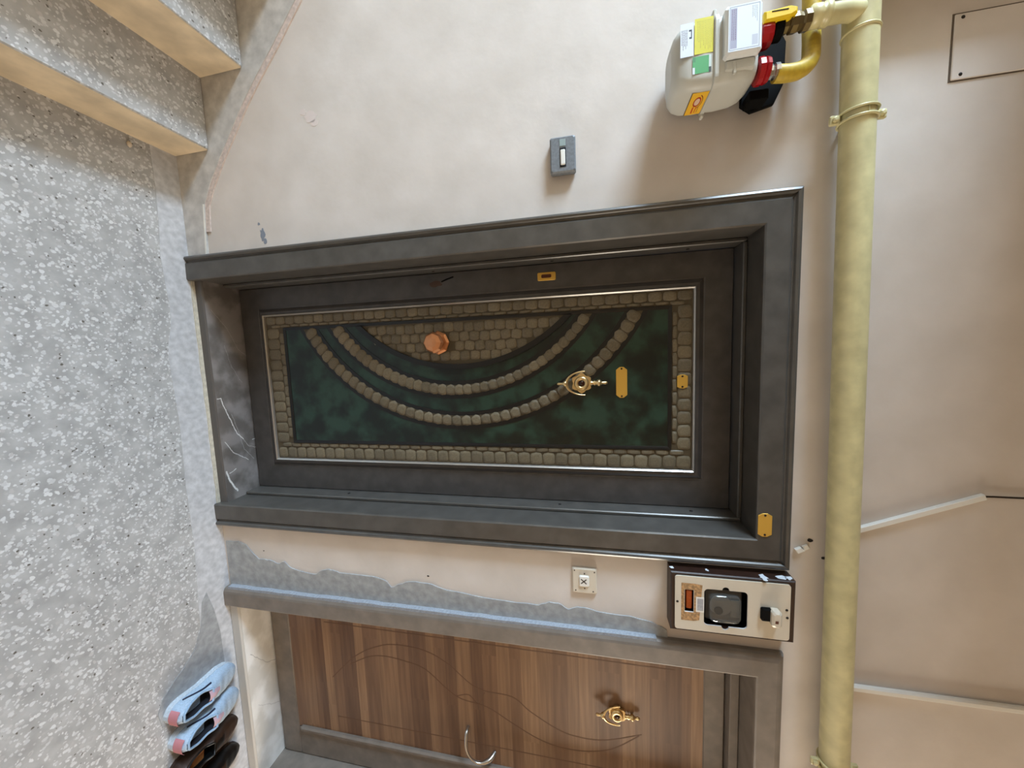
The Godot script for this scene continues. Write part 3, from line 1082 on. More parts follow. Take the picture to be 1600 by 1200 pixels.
func door_two() -> void:
	var d := thing("door_2", "brown wood grain flat door in a taupe steel frame with brass knocker", "door", Vector3(1.47, 0, 0), "", "structure")
	var x0 := 0.965
	var x1 := 1.985
	var y1 := 2.110
	var prof := [Vector2(0, -0.001), Vector2(0, 0.014), Vector2(0.004, 0.022), Vector2(0.014, 0.028), Vector2(0.022, 0.030), Vector2(0.074, 0.030), Vector2(0.079, 0.027), Vector2(0.081, 0.020), Vector2(0.081, -0.001)]
	for e in [["post_left", "frame_post"], ["post_right", "frame_post"], ["top", "frame_head"]]:
		var y := y1 if e[0] == "top" else y1 + 0.02
		put(mitred(prof, x0, 0.001, x1, y1, e[0]), e[1], mats.frame_two, d)
	# pale strip on the near post edge: some plaster plus a painted bluish highlight
	var mb := MB.new()
	var l := PackedVector2Array()
	var r := PackedVector2Array()
	for i in 41:
		var y := lerpf(0.02, 1.74, i / 40.0)
		l.append(Vector2(0.960 + rng.randf_range(-0.002, 0.001), y))
		r.append(Vector2(0.9715 + rng.randf_range(-0.002, 0.003), y))
	r.reverse()
	l.append_array(r)
	mb.prism(l, 0.0, 0.0225)
	put(mb, "plaster_highlight", mats.smear_highlight, d, "pale bluish highlight and plaster painted on the frame edge")
	var jx0 := 1.0455
	var jx1 := 1.9045
	var jy := 2.0295
	for e in [[1.02, jx0, 0.0, 2.05], [jx1, 1.93, 0.0, 2.05], [1.02, 1.93, jy, 2.075]]:
		mb = MB.new()
		mb.box(Vector3(e[0], e[2] + 0.001, -0.20), Vector3(e[1], e[3], 0.014))
		put(mb, "jamb", mats.frame_two, d)
	mb = MB.new()
	mb.box(Vector3(jx0, 2.0, -0.19), Vector3(jx1, jy, -0.085), 0.003)
	put(mb, "frame_stop", mats.frame_two, d)
	mb = MB.new()
	mb.box(Vector3(1.021, 0.0, -0.30), Vector3(1.929, 0.048, 0.012), 0.006)
	put(mb, "threshold", mat("marble_pale_edge", Color(0.72, 0.70, 0.67), 0.4), d)
	mb = MB.new()
	mb.quad(Vector3(1.046, 0.0486, -0.2), Vector3(1.904, 0.0486, -0.2), Vector3(1.904, 0.0486, 0.005), Vector3(1.046, 0.0486, 0.005), Vector3.UP)
	put(mb, "marble_face", mats.marble_light, d, "pale marble sill with grey veins")
	var zl := -0.130
	mb = MB.new()
	mb.box(Vector3(jx0 + 0.002, 0.056, -0.19), Vector3(jx1 - 0.002, 2.012, zl - 0.012), 0.002)
	var leaf := put(mb, "door_leaf", mats.frame_two, d)
	# grey rails and stiles of the leaf
	for e in [[jx0 + 0.002, 0.056, jx1 - 0.002, 0.152], [jx0 + 0.002, 1.928, jx1 - 0.002, 1.998], [jx0 + 0.002, 0.152, 1.165, 1.928], [1.762, 0.152, jx1 - 0.002, 1.928]]:
		mb = MB.new()
		mb.box(Vector3(e[0], e[1], zl - 0.02), Vector3(e[2], e[3], zl + 0.004), 0.004)
		put(mb, "leaf_rail", mats.frame_two, leaf)
	mb = MB.new()
	mb.box(Vector3(1.750, 0.165, zl - 0.01), Vector3(1.772, 1.928, zl + 0.016), 0.006)
	put(mb, "leaf_bead", mats.frame_two, leaf)
	# wood panel in bands of grain
	var ys := [0.152, 0.195, 0.265, 0.292, 0.326, 0.367, 0.417, 0.49, 0.532, 0.602, 0.696, 0.752, 0.836, 0.872, 0.921, 0.968, 1.036, 1.086, 1.147, 1.201, 1.249, 1.315, 1.372, 1.435, 1.48, 1.517, 1.554, 1.59, 1.642, 1.689, 1.742, 1.799, 1.855, 1.888, 1.928]
	var tone := [0, 1, 0, 3, 2, 0, 3, 2, 0, 1, 0, 3, 1, 0, 3, 1, 3, 0, 1, 0, 2, 1, 0, 1, 2, 1, 0, 0, 2, 1, 0, 3, 0, 2]
	for k in ys.size() - 1:
		mb = MB.new()
		mb.box(Vector3(1.160, ys[k], zl - 0.012), Vector3(1.757, ys[k + 1], zl + rng.randf_range(-0.0001, 0.0001)))
		put(mb, "wood_band", mats["wood_%d" % tone[k]], leaf)
	# routed lines
	var A := [Vector2(1.471, 0.361), Vector2(1.348, 0.488), Vector2(1.284, 0.605), Vector2(1.263, 0.70), Vector2(1.273, 0.834), Vector2(1.317, 0.934), Vector2(1.407, 1.057), Vector2(1.421, 1.205), Vector2(1.474, 1.282), Vector2(1.532, 1.391), Vector2(1.549, 1.472), Vector2(1.542, 1.577), Vector2(1.490, 1.714)]
	var B := [Vector2(1.391, 0.46), Vector2(1.342, 0.553), Vector2(1.326, 0.633), Vector2(1.334, 0.725), Vector2(1.36, 0.829), Vector2(1.461, 0.962), Vector2(1.487, 1.097), Vector2(1.539, 1.2), Vector2(1.587, 1.301), Vector2(1.609, 1.389), Vector2(1.607, 1.497), Vector2(1.575, 1.602), Vector2(1.498, 1.704)]
	var C := [Vector2(1.461, 0.962), Vector2(1.445, 1.02), Vector2(1.48, 1.06), Vector2(1.421, 1.09)]
	for g in [A, B, C, [Vector2(1.201, 0.34), Vector2(1.202, 1.0), Vector2(1.203, 1.83)], [Vector2(1.668, 0.37), Vector2(1.667, 0.9), Vector2(1.667, 1.83)]]:
		mb = MB.new()
		mb.prism(ribbon(smooth_path(g, 6), 0.0042), zl - 0.002, zl + 0.0004)
		put(mb, "routed_line", mats.groove, leaf)
	knocker(d, Vector3(1.412, 1.622, zl + 0.002), 0.92)
	# pull handle
	mb = MB.new()
	mb.tube(smooth_path([Vector3(1.595, 1.010, zl), Vector3(1.600, 1.010, zl + 0.025), Vector3(1.640, 1.013, zl + 0.045), Vector3(1.680, 1.030, zl + 0.048), Vector3(1.702, 1.065, zl + 0.045), Vector3(1.700, 1.105, zl + 0.028), Vector3(1.690, 1.125, zl)], 5), [0.007, 0.007, 0.0075, 0.008, 0.008, 0.008, 0.0075, 0.007, 0.006, 0.0055, 0.005, 0.0045, 0.0045, 0.0045, 0.0045, 0.0045, 0.0045, 0.0045, 0.0045, 0.005, 0.0055, 0.006, 0.007, 0.0085, 0.0095, 0.010, 0.010, 0.010, 0.009, 0.008, 0.007], 12)
	put(mb, "pull_handle", mats.steel, d, "curved chrome pull handle")


func wall_things() -> void:
	# doorbell box
	var bell := thing("doorbell", "small grey doorbell box on the wall left of the green door", "doorbell", Vector3(-0.578, 1.435, 0))
	var mb := MB.new()
	mb.box(Vector3(-0.629, 1.434, 0.0005), Vector3(-0.526, 1.510, 0.026), 0.004)
	put(mb, "case", mats.bell_grey, bell)
	mb = MB.new()
	mb.box(Vector3(-0.596, 1.463, 0.024), Vector3(-0.541, 1.482, 0.0268))
	put(mb, "slot", mats.dark_gap, bell)
	mb = MB.new()
	mb.box(Vector3(-0.590, 1.4655, 0.025), Vector3(-0.546, 1.4795, 0.030), 0.002)
	put(mb, "button", mats.white, bell)
	mb = MB.new()
	mb.box(Vector3(-0.620, 1.463, 0.025), Vector3(-0.600, 1.481, 0.0272), 0.0006)
	put(mb, "label_window", mat("bell_pale", Color(0.56, 0.62, 0.62), 0.3), bell)
	# switch plate with a cross
	var sw := thing("bell_switch", "square cream switch plate marked with a cross between the two doors", "switch", Vector3(0.79, 1.472, 0))
	mb = MB.new()
	mb.box(Vector3(0.746, 1.470, 0.0005), Vector3(0.836, 1.553, 0.010), 0.004)
	put(mb, "plate", mats.cream_box, sw)
	mb = MB.new()
	mb.box(Vector3(0.770, 1.494, 0.008), Vector3(0.809, 1.527, 0.015), 0.003)
	var rk := put(mb, "rocker", mats.white, sw)
	mb = MB.new()
	mb.prism(ribbon([Vector2(0.7815, 1.5005), Vector2(0.7975, 1.5185)], 0.0034), 0.0145, 0.0153)
	mb.prism(ribbon([Vector2(0.7975, 1.5005), Vector2(0.7815, 1.5185)], 0.0034), 0.0145, 0.0154)
	put(mb, "cross_mark", mat("ink", Color(0.18, 0.14, 0.11), 0.7), rk)
	for p in [[0.755, 1.479], [0.757, 1.545], [0.826, 1.540], [0.826, 1.482], [0.764, 1.512], [0.817, 1.512]]:
		mb = MB.new()
		mb.lathe([Vector2(0.0001, 0.0), Vector2(0.0026, 0.0), Vector2(0.002, 0.0012), Vector2(0.0001, 0.0014)], flat_axis(Vector3(p[0], p[1], 0.0095)), 8)
		put(mb, "screw", mats.screw, sw)
	# painted-over access panel
	var ap := thing("access_panel", "painted access panel with corner screws high above the gas pipe", "panel", Vector3(-0.70, 2.434, 0))
	mb = MB.new()
	mb.box(Vector3(-0.781, 2.431, 0.0), Vector3(-0.624, 2.80, 0.0012))
	put(mb, "joint", mat("joint", Color(0.36, 0.31, 0.26), 0.9), ap)
	mb = MB.new()
	mb.box(Vector3(-0.778, 2.4345, 0.0), Vector3(-0.627, 2.797, 0.004), 0.0015)
	put(mb, "cover", mats.wall, ap)
	for p in [[-0.769, 2.450], [-0.638, 2.453], [-0.769, 2.782], [-0.638, 2.782]]:
		mb = MB.new()
		mb.lathe([Vector2(0.0001, 0.0), Vector2(0.0045, 0.0), Vector2(0.0035, 0.001), Vector2(0.0001, 0.0012)], flat_axis(Vector3(p[0], p[1], 0.0038)), 10)
		put(mb, "screw", mats.screw, ap)
	# cable trunking
	mb = MB.new()
	var dir := Vector2(0.443 - 0.567, 2.574 - 2.264).normalized()
	var nn := Vector2(-dir.y, dir.x) * 0.0075
	var a := Vector2(0.568, 2.262)
	var b := Vector2(0.443, 2.575)
	mb.prism(PackedVector2Array([a + nn, a - nn, b - nn, b + nn]), 0.0005, 0.012, Transform3D(), 0.0015)
	single(mb, "cable_trunking", mats.white, Vector3(0.443, 2.264, 0), "slanting white cable trunking on the wall above the green door", "trunking")
	mb = MB.new()
	mb.box(Vector3(1.041, 2.272, 0.0005), Vector3(1.060, 2.855, 0.016), 0.004)
	single(mb, "cable_trunking", mats.white, Vector3(1.05, 2.272, 0), "upright white cable trunking on the wall above the brown door", "trunking")
	mb = MB.new()
	mb.tube(smooth_path([Vector3(0.447, 2.563, 0.006), Vector3(0.443, 2.58, 0.006), Vector3(0.444, 2.66, 0.0045), Vector3(0.443, 2.75, 0.004), Vector3(0.446, 2.858, 0.004)], 4), 0.0027, 8)
	single(mb, "cable", mats.cable, Vector3(0.443, 2.58, 0), "thin dark cable rising from the slanting trunking", "cable")
	var br := thing("trunking_stub", "broken end of white trunking below the gas pipe beside the frame corner", "trunking", Vector3(0.62, 2.13, 0))
	mb = MB.new()
	var p0 := Vector2(0.634, 2.137)
	var p1 := Vector2(0.615, 2.168)
	var pn := Vector2(-(p1 - p0).normalized().y, (p1 - p0).normalized().x) * 0.007
	mb.prism(PackedVector2Array([p0 + pn, p0 - pn, p0.lerp(p1, 0.55) - pn * 1.1, p0.lerp(p1, 0.45) + pn * 0.8]), 0.0005, 0.011, Transform3D(), 0.001)
	put(mb, "channel", mats.white, br)
	mb = MB.new()
	mb.prism(PackedVector2Array([p0.lerp(p1, 0.5) - pn * 1.6, p0.lerp(p1, 0.6) + pn * 0.6, p1 + pn * 0.5, p1 - pn * 1.5]), 0.0005, 0.005, Transform3D(), 0.001)
	put(mb, "torn_backing", mats.white, br)


func ring_at(x: float, y: float, z: float, R: float, r: float) -> Array:
	var out := []
	for k in 28:
		var a := TAU * k / 28
		out.append(Vector3(x, y + R * cos(a), z + R * sin(a)))
	return out


func gas() -> void:
	# main gas pipe along the wall above the doors
	var pz := 0.062
	var main := thing("gas_pipe", "thick pale yellow gas pipe running level above both doors", "pipe", Vector3(0.2, 2.21, pz))
	var mb := MB.new()
	mb.tube([Vector3(-4.98, 2.136, pz), Vector3(-0.81, 2.200, pz), Vector3(0.2, 2.215, pz), Vector3(1.27, 2.228, pz), Vector3(4.49, 2.262, pz)], 0.0355, 28)
	put(mb, "tube", mats.pipe, main)
	mb = MB.new()
	mb.tube(ring_at(-0.735, 2.201, pz, 0.0355, 0.003), 0.0032, 8, true)
	put(mb, "weld", mats.pipe, main)
	for c in [[-0.543, 2.204], [1.258, 2.228]]:
		mb = MB.new()
		for dx in [-0.010, 0.010]:
			mb.tube(ring_at(c[0] + dx, c[1], pz, 0.0385, 0.003), 0.0030, 8, true)
		mb.loft([[Vector3(c[0] - 0.010, c[1] + 0.0395, pz), Vector3(c[0] + 0.010, c[1] + 0.0395, pz), Vector3(c[0] + 0.010, c[1] + 0.0365, pz), Vector3(c[0] - 0.010, c[1] + 0.0365, pz)], [Vector3(c[0] - 0.010, c[1], pz + 0.0395), Vector3(c[0] + 0.010, c[1], pz + 0.0395), Vector3(c[0] + 0.010, c[1], pz + 0.0365), Vector3(c[0] - 0.010, c[1], pz + 0.0365)]])
		var cl := put(mb, "pipe_clamp", mats.pipe, main)
		for s in [-1, 1]:
			mb = MB.new()
			mb.box(Vector3(c[0] - 0.011, c[1] + s * 0.037, pz - 0.006), Vector3(c[0] + 0.011, c[1] + s * 0.060, pz + 0.004), 0.002)
			put(mb, "clamp_ear", mats.pipe, cl)
			mb = MB.new()
			mb.lathe([Vector2(0.0001, 0), Vector2(0.007, 0), Vector2(0.007, 0.006), Vector2(0.004, 0.008), Vector2(0.0001, 0.008)], flat_axis(Vector3(c[0], c[1] + s * 0.050, pz + 0.003)), 6, false)
			put(mb, "clamp_bolt", mats.pipe, cl)
		mb = MB.new()
		mb.tube([Vector3(c[0], c[1], pz - 0.030), Vector3(c[0], c[1], 0.0)], 0.006, 8)
		put(mb, "stand_off", mats.pipe, cl)
	mb = MB.new()
	mb.tube([Vector3(-0.775, 2.185, 0.078), Vector3(-0.771, 2.150, 0.092), Vector3(-0.765, 2.105, 0.102)], [0.021, 0.021, 0.021], 18)
	put(mb, "branch_pipe", mats.pipe, main)
	# inlet: tee, union, valve with its yellow lever
	var inl := thing("gas_valve", "gas shut-off valve with yellow lever between the thick pipe and the meter", "valve", Vector3(-0.75, 2.0, 0.1))
	var dn := Basis(Vector3.RIGHT, PI)
	mb = MB.new()
	mb.lathe([Vector2(0.0215, 0), Vector2(0.0255, 0.003), Vector2(0.0255, 0.014), Vector2(0.021, 0.018), Vector2(0.024, 0.022), Vector2(0.0245, 0.038), Vector2(0.019, 0.044)], Transform3D(dn, Vector3(-0.766, 2.112, 0.102)), 16)
	put(mb, "union", mats.pipe, inl)
	mb = MB.new()
	mb.lathe([Vector2(0.016, 0), Vector2(0.022, 0.004), Vector2(0.022, 0.016), Vector2(0.018, 0.02), Vector2(0.021, 0.030), Vector2(0.021, 0.042), Vector2(0.017, 0.046), Vector2(0.020, 0.05), Vector2(0.020, 0.062)], Transform3D(dn, Vector3(-0.760, 2.072, 0.103)), 8, false)
	put(mb, "valve_body", mats.old_brass, inl)
	mb = MB.new()
	mb.lathe([Vector2(0.019, 0), Vector2(0.025, 0.003), Vector2(0.025, 0.020), Vector2(0.020, 0.024)], Transform3D(dn, Vector3(-0.752, 2.012, 0.103)), 12, false)
	put(mb, "black_nut", mats.black, inl)
	mb = MB.new()
	mb.lathe([Vector2(0.020, 0), Vector2(0.028, 0.004), Vector2(0.030, 0.014), Vector2(0.030, 0.028), Vector2(0.024, 0.032)], Transform3D(dn, Vector3(-0.745, 1.990, 0.103)), 12, false)
	put(mb, "red_nut", mats.red, inl)
	mb = MB.new()
	var lev := PackedVector2Array([Vector2(-0.775, 1.960), Vector2(-0.752, 1.960), Vector2(-0.754, 2.016), Vector2(-0.760, 2.030), Vector2(-0.773, 2.030), Vector2(-0.778, 2.016)])
	mb.prism(lev, 0.120, 0.138, Transform3D(), 0.004)
	var lv := put(mb, "valve_lever", mats.yellow, inl, "yellow valve lever")
	mb = MB.new()
	mb.prism(ribbon([Vector2(-0.770, 1.975), Vector2(-0.769, 2.010)], 0.0022), 0.137, 0.1386)
	put(mb, "lever_mark", mats.black, lv)
	mb = MB.new()
	mb.tube([Vector3(-0.762, 2.022, 0.102), Vector3(-0.762, 2.022, 0.128)], 0.006, 8)
	put(mb, "valve_stem", mats.old_brass, lv)
	# outlet: red nut, nipple, yellow elbow and the pipe running off to the left
	var outl := thing("gas_outlet_pipe", "thin yellow gas pipe bending from the meter outlet behind the branch to the left", "pipe", Vector3(-0.68, 2.0, 0.09))
	mb = MB.new()
	mb.lathe([Vector2(0.022, 0), Vector2(0.030, 0.003), Vector2(0.030, 0.014), Vector2(0.026, 0.017), Vector2(0.029, 0.020), Vector2(0.027, 0.028), Vector2(0.016, 0.030)], Transform3D(Basis(), Vector3(-0.667, 1.9575, 0.098)), 12, false)
	put(mb, "red_nut", mats.red, outl)
	mb = MB.new()
	mb.lathe([Vector2(0.012, 0), Vector2(0.017, 0.002), Vector2(0.017, 0.010), Vector2(0.014, 0.013), Vector2(0.018, 0.016), Vector2(0.018, 0.026)], Transform3D(Basis(), Vector3(-0.662, 1.984, 0.096)), 10, false)
	put(mb, "nipple", mats.steel, outl)
	mb = MB.new()
	mb.tube(smooth_path([Vector3(-0.658, 2.004, 0.094), Vector3(-0.657, 2.035, 0.090), Vector3(-0.665, 2.066, 0.082), Vector3(-0.692, 2.092, 0.068), Vector3(-0.735, 2.100, 0.056), Vector3(-0.80, 2.101, 0.050), Vector3(-1.0, 2.098, 0.048), Vector3(-1.6, 2.09, 0.048)], 5), 0.0195, 16)
	put(mb, "elbow_pipe", mats.yellow_pipe, outl)
	# bracket plate behind the meter
	mb = MB.new()
	mb.prism(PackedVector2Array([Vector2(-0.80, 1.955), Vector2(-0.63, 1.950), Vector2(-0.610, 1.975), Vector2(-0.622, 2.030), Vector2(-0.67, 2.052), Vector2(-0.77, 2.054), Vector2(-0.80, 2.040)]), 0.022, 0.034, Transform3D(), 0.002)
	mb.box(Vector3(-0.715, 1.98, 0.0), Vector3(-0.690, 2.01, 0.024))
	mb.box(Vector3(-0.640, 1.955, 0.030), Vector3(-0.615, 2.0, 0.075), 0.002)
	single(mb, "meter_bracket", mats.black, Vector3(-0.705, 1.95, 0.02), "black wall bracket carrying the gas meter", "bracket")
	# gas meter
	var gm := thing("gas_meter", "pale grey gas meter with yellow and green stickers at the upper left", "gas meter", Vector3(-0.705, 1.755, 0.09))
	var X0 := -0.786
	var X1 := -0.628
	var Z0 := 0.014
	var Z1 := 0.146
	var half := func(y0: float, y1: float, bulge: float, up: bool) -> MB:
		var m := MB.new()
		var rings := []
		for e in [[0.0, 0.0, 0.030], [0.25, -0.001, 0.030], [0.62, 0.001, 0.032], [0.82, 0.006, 0.034], [0.94, 0.015, 0.036], [1.0, 0.030, 0.030]]:
			var y := lerpf(y0, y1, e[0])
			var ins: float = e[1]
			var ring := []
			for p in rrect(X0 + ins, Z0 + ins, X1 - ins, Z1 + bulge - ins, e[2] * 0.8, 5):
				ring.append(Vector3(p.x, y, p.y))
			rings.append(ring)
		m.loft(rings, true)
		return m
	put(half.call(1.851, 1.757, 0.0, false), "lower_shell", mats.meter_grey, gm)
	put(half.call(1.855, 1.956, 0.002, true), "upper_shell", mats.meter_grey, gm)
	mb = MB.new()
	var fl := rrect(X0 - 0.005, Z0 - 0.004, X1 + 0.005, Z1 + 0.006, 0.024, 6)
	mb.prism(fl, -1.858, -1.848, Transform3D(Basis(Vector3.RIGHT, Vector3.BACK, Vector3.DOWN), Vector3.ZERO), 0.002)
	mb.box(Vector3(X0 - 0.020, 1.849, Z1 - 0.03), Vector3(X0, 1.857, Z1 - 0.012), 0.002)
	mb.box(Vector3(X1, 1.849, Z0 + 0.008), Vector3(X1 + 0.014, 1.857, Z0 + 0.024), 0.002)
	put(mb, "flange", mats.meter_grey, gm)
	mb = MB.new()
	mb.box(Vector3(-0.782, 1.866, Z1 - 0.01), Vector3(-0.672, 1.945, Z1 + 0.022), 0.006)
	var ix := put(mb, "index_housing", mats.meter_light, gm, "raised counter housing with white dial plate")
	var grey := Color(0.55, 0.56, 0.60)
	var face := label_image(160, 128, Color(0.86, 0.89, 0.92), small_print(12, 98, 130, 3, 7, 3, Color(0.45, 0.44, 0.52), 3) + small_print(12, 14, 60, 4, 6, 2, grey, 4) + [[112, 10, 36, 24, Color(0.74, 0.76, 0.80)]] + [[4, 4, 152, 3, Color(0.6, 0.62, 0.66)], [4, 121, 152, 3, Color(0.6, 0.62, 0.66)], [4, 4, 3, 120, Color(0.6, 0.62, 0.66)], [153, 4, 3, 120, Color(0.6, 0.62, 0.66)], [10, 94, 140, 26, Color(0.62, 0.62, 0.70)]] + small_print(14, 98, 130, 3, 7, 3, Color(0.45, 0.38, 0.46), 5))
	mb = MB.new()
	mb.quad(Vector3(-0.777, 1.872, Z1 + 0.0224), Vector3(-0.678, 1.872, Z1 + 0.0224), Vector3(-0.678, 1.940, Z1 + 0.0224), Vector3(-0.777, 1.940, Z1 + 0.0224), Vector3.BACK)
	put(mb, "dial_plate", face, ix)
	mb = MB.new()
	mb.box(Vector3(-0.672, 1.872, Z1 - 0.01), Vector3(-0.648, 1.938, Z1 + 0.006), 0.003)
	mb.box(Vector3(-0.668, 1.889, Z1), Vector3(-0.640, 1.896, Z1 + 0.008), 0.001)
	put(mb, "index_catch", mats.meter_grey, ix)
	# stickers
	var white := label_image(96, 72, Color(0.86, 0.89, 0.93), small_print(18, 34, 60, 5, 7, 4, Color(0.55, 0.56, 0.58), 7) + [[20, 10, 5, 16, Color(0.1, 0.12, 0.18)], [20, 10, 26, 5, Color(0.1, 0.12, 0.18)], [41, 10, 5, 14, Color(0.1, 0.12, 0.18)]])
	var yellow := label_image(120, 72, Color(0.82, 0.79, 0.12), small_print(8, 6, 104, 10, 6, 2, Color(0.66, 0.60, 0.06), 8))
	var green := label_image(72, 64, Color(0.28, 0.62, 0.36), [[0, 0, 72, 8, Color(0.8, 0.86, 0.84)], [0, 54, 22, 10, Color(0.24, 0.52, 0.32)], [50, 0, 22, 8, Color(0.2, 0.22, 0.2)], [44, 56, 28, 8, Color(0.84, 0.87, 0.9)]])
	for s in [[white, -0.776, -0.700, 1.772, 1.802, "white_sticker"], [yellow, -0.781, -0.701, 1.804, 1.846, "yellow_sticker"], [green, -0.696, -0.657, 1.800, 1.842, "green_sticker"]]:
		mb = MB.new()
		var zz := Z1 + 0.0012
		mb.quad(Vector3(s[1], s[3], zz - (0.001 if s[3] < 1.78 else 0.0)), Vector3(s[2], s[3], zz - (0.001 if s[3] < 1.78 else 0.0)), Vector3(s[2], s[4], zz), Vector3(s[1], s[4], zz), Vector3.BACK)
		put(mb, s[5], s[0], gm)
	var warn := Image.create(96, 96, false, Image.FORMAT_RGB8)
	warn.fill(Color(0.90, 0.70, 0.17))
	for y in 96:
		for x in 96:
			var q := Vector2(x - 40, y - 46)
			if q.length() < 21.0:
				warn.set_pixel(x, y, Color(0.84, 0.72, 0.62) if q.length() < 15.0 else Color(0.62, 0.16, 0.06))
			elif q.length() > 26.0 and q.length() < 30.0 and q.y < -8.0:
				warn.set_pixel(x, y, Color(0.5, 0.25, 0.05))
	warn.fill_rect(Rect2i(62, 52, 28, 8), Color(0.72, 0.22, 0.1))
	warn.fill_rect(Rect2i(62, 36, 26, 5), Color(0.72, 0.22, 0.1))
	warn.fill_rect(Rect2i(64, 24, 24, 3), Color(0.5, 0.3, 0.05))
	warn.fill_rect(Rect2i(0, 92, 96, 4), Color(0.2, 0.14, 0.08))
	var wm := StandardMaterial3D.new()
	wm.albedo_texture = ImageTexture.create_from_image(warn)
	wm.roughness = 0.5
	mb = MB.new()
	var xs := X1 + 0.0012
	mb.quad(Vector3(xs, 1.806, 0.124), Vector3(xs, 1.806, 0.034), Vector3(xs, 1.847, 0.034), Vector3(xs, 1.847, 0.124), Vector3.RIGHT)
	put(mb, "warning_sticker", wm, gm, "yellow sticker with a red ring")


func electric_box() -> void:
	var e := thing("electricity_meter_box", "brown wooden electricity meter box with cream front between the door tops", "meter box", Vector3(0.80, 1.777, 0))
	var x0 := 0.703
	var x1 := 0.896
	var y0 := 1.776
	var y1 := 2.117
	var z := 0.052
	# open wooden case
	var prof := [Vector2(0, 0.0005), Vector2(0, z - 0.003), Vector2(0.003, z), Vector2(0.012, z - 0.001), Vector2(0.013, z - 0.004), Vector2(0.013, 0.0005)]
	for s in ["left", "right", "top", "bottom"]:
		put(mitred(prof, x0, y0, x1, y1, s), "case_side", mats.box_wood, e)
	var mb := MB.new()
	mb.box(Vector3(x0 + 0.01, y0 + 0.01, 0.001), Vector3(x1 - 0.01, y1 - 0.01, 0.012))
	put(mb, "case_back", mats.black, e)
	# flaked white paint on the case
	for k in [[0.7032, 1.782, 0.009, 51], [0.7032, 2.085, 0.020, 52], [0.7032, 2.035, 0.014, 53], [0.7032, 1.885, 0.006, 54], [0.7032, 2.105, 0.012, 55]]:
		mb = MB.new()
		mb.prism(blob(0, 0, 0.008 + 0.006 * (k[3] % 3), k[2], k[3], 14, 0.6), -0.0005, 0.0006, Transform3D(Basis(Vector3(0, 0, -1), Vector3.UP, Vector3(-1, 0, 0)), Vector3(k[0], k[1], 0.03 + 0.006 * (k[3] % 3))))
		put(mb, "flaked_paint", mats.white_smear, e)
	# cream front plate, cut for the dial and the slot
	var plate_poly := rrect(x0 + 0.010, y0 + 0.012, x1 - 0.008, y1 - 0.014, 0.008)
	var front := CSGPolygon3D.new()
	var pp := PackedVector2Array()
	for p in plate_poly:
		pp.append(p - Vector2(0.80, 1.777))
	front.name = "front_plate"
	front.polygon = pp
	front.depth = 0.004
	front.position = Vector3(0, 0, z + 0.003)
	front.material = mats.cream_box
	e.add_child(front, true)
	for h in [[rrect(0.748, 1.871, 0.866, 1.991, 0.012), 0], [rrect(0.756, 1.816, 0.829, 1.842, 0.002), 0], [disc(0.748, 1.931, 0.010), 0], [disc(0.866, 1.931, 0.010), 0]]:
		var c := CSGPolygon3D.new()
		var q := PackedVector2Array()
		for p in h[0]:
			q.append(p - Vector2(0.80, 1.777))
		c.name = "cutout"
		c.polygon = q
		c.depth = 0.02
		c.position = Vector3(0, 0, 0.008)
		c.operation = CSGShape3D.OPERATION_SUBTRACTION
		front.add_child(c, true)
	# rust stain round the slot, copper strip inside
	mb = MB.new()
	var stain := rrect(0.735, 1.806, 0.857, 1.864, 0.003)
	mb.prism(between([Vector2(0.735, 1.806), Vector2(0.857, 1.806), Vector2(0.857, 1.815), Vector2(0.735, 1.815)], []), z + 0.002, z + 0.0034)
	mb.prism(PackedVector2Array([Vector2(0.735, 1.843), Vector2(0.857, 1.843), Vector2(0.853, 1.858), Vector2(0.738, 1.866)]), z + 0.002, z + 0.0034)
	mb.prism(PackedVector2Array([Vector2(0.735, 1.815), Vector2(0.7555, 1.815), Vector2(0.7555, 1.843), Vector2(0.735, 1.843)]), z + 0.002, z + 0.0034)
	mb.prism(PackedVector2Array([Vector2(0.8295, 1.815), Vector2(0.857, 1.815), Vector2(0.857, 1.843), Vector2(0.8295, 1.843)]), z + 0.002, z + 0.0034)
	put(mb, "rust_stain", mats.rust_stain, e, "rusty stain round the slot")
	mb = MB.new()
	mb.box(Vector3(0.764, 1.822, 0.03), Vector3(0.825, 1.840, z - 0.006), 0.002)
	put(mb, "copper_strip", mats.old_copper, e, "orange copper strip in the slot")
	mb = MB.new()
	mb.box(Vector3(0.777, 1.848, z + 0.0025), Vector3(0.826, 1.871, z + 0.0038))
	put(mb, "paper_sticker", mats.white, e)
	mb = MB.new()
	mb.quad(Vector3(0.782, 1.8515, z + 0.004), Vector3(0.821, 1.8515, z + 0.004), Vector3(0.821, 1.8685, z + 0.004), Vector3(0.782, 1.8685, z + 0.004), Vector3.BACK)
	put(mb, "sticker_print", label_image(64, 32, Color(0.66, 0.66, 0.67), [[31, 0, 2, 32, Color(0.8, 0.8, 0.8)]] + small_print(2, 3, 60, 6, 5, 2, Color(0.52, 0.52, 0.54), 11)), e)
	# dark meter behind the opening, under a clear cover
	mb = MB.new()
	mb.prism(rrect(0.753, 1.876, 0.858, 1.982, 0.010), 0.010, 0.040, Transform3D(), 0.003)
	var dial := put(mb, "meter", mat("meter_dark", Color(0.08, 0.08, 0.078), 0.4), e)
	mb = MB.new()
	mb.prism(disc(0.806, 1.922, 0.033, 28), 0.038, 0.0425, Transform3D(), 0.001)
	put(mb, "meter_disc", mats.dial_grey, dial)
	mb = MB.new()
	mb.tube([Vector3(0.8221, 1.915, 0.044), Vector3(0.8220, 1.915, 0.046)], 0.012, 16)
	put(mb, "pivot", mats.black, dial)
	mb = MB.new()
	mb.box(Vector3(0.785, 1.950, 0.038), Vector3(0.842, 1.974, 0.0425), 0.001)
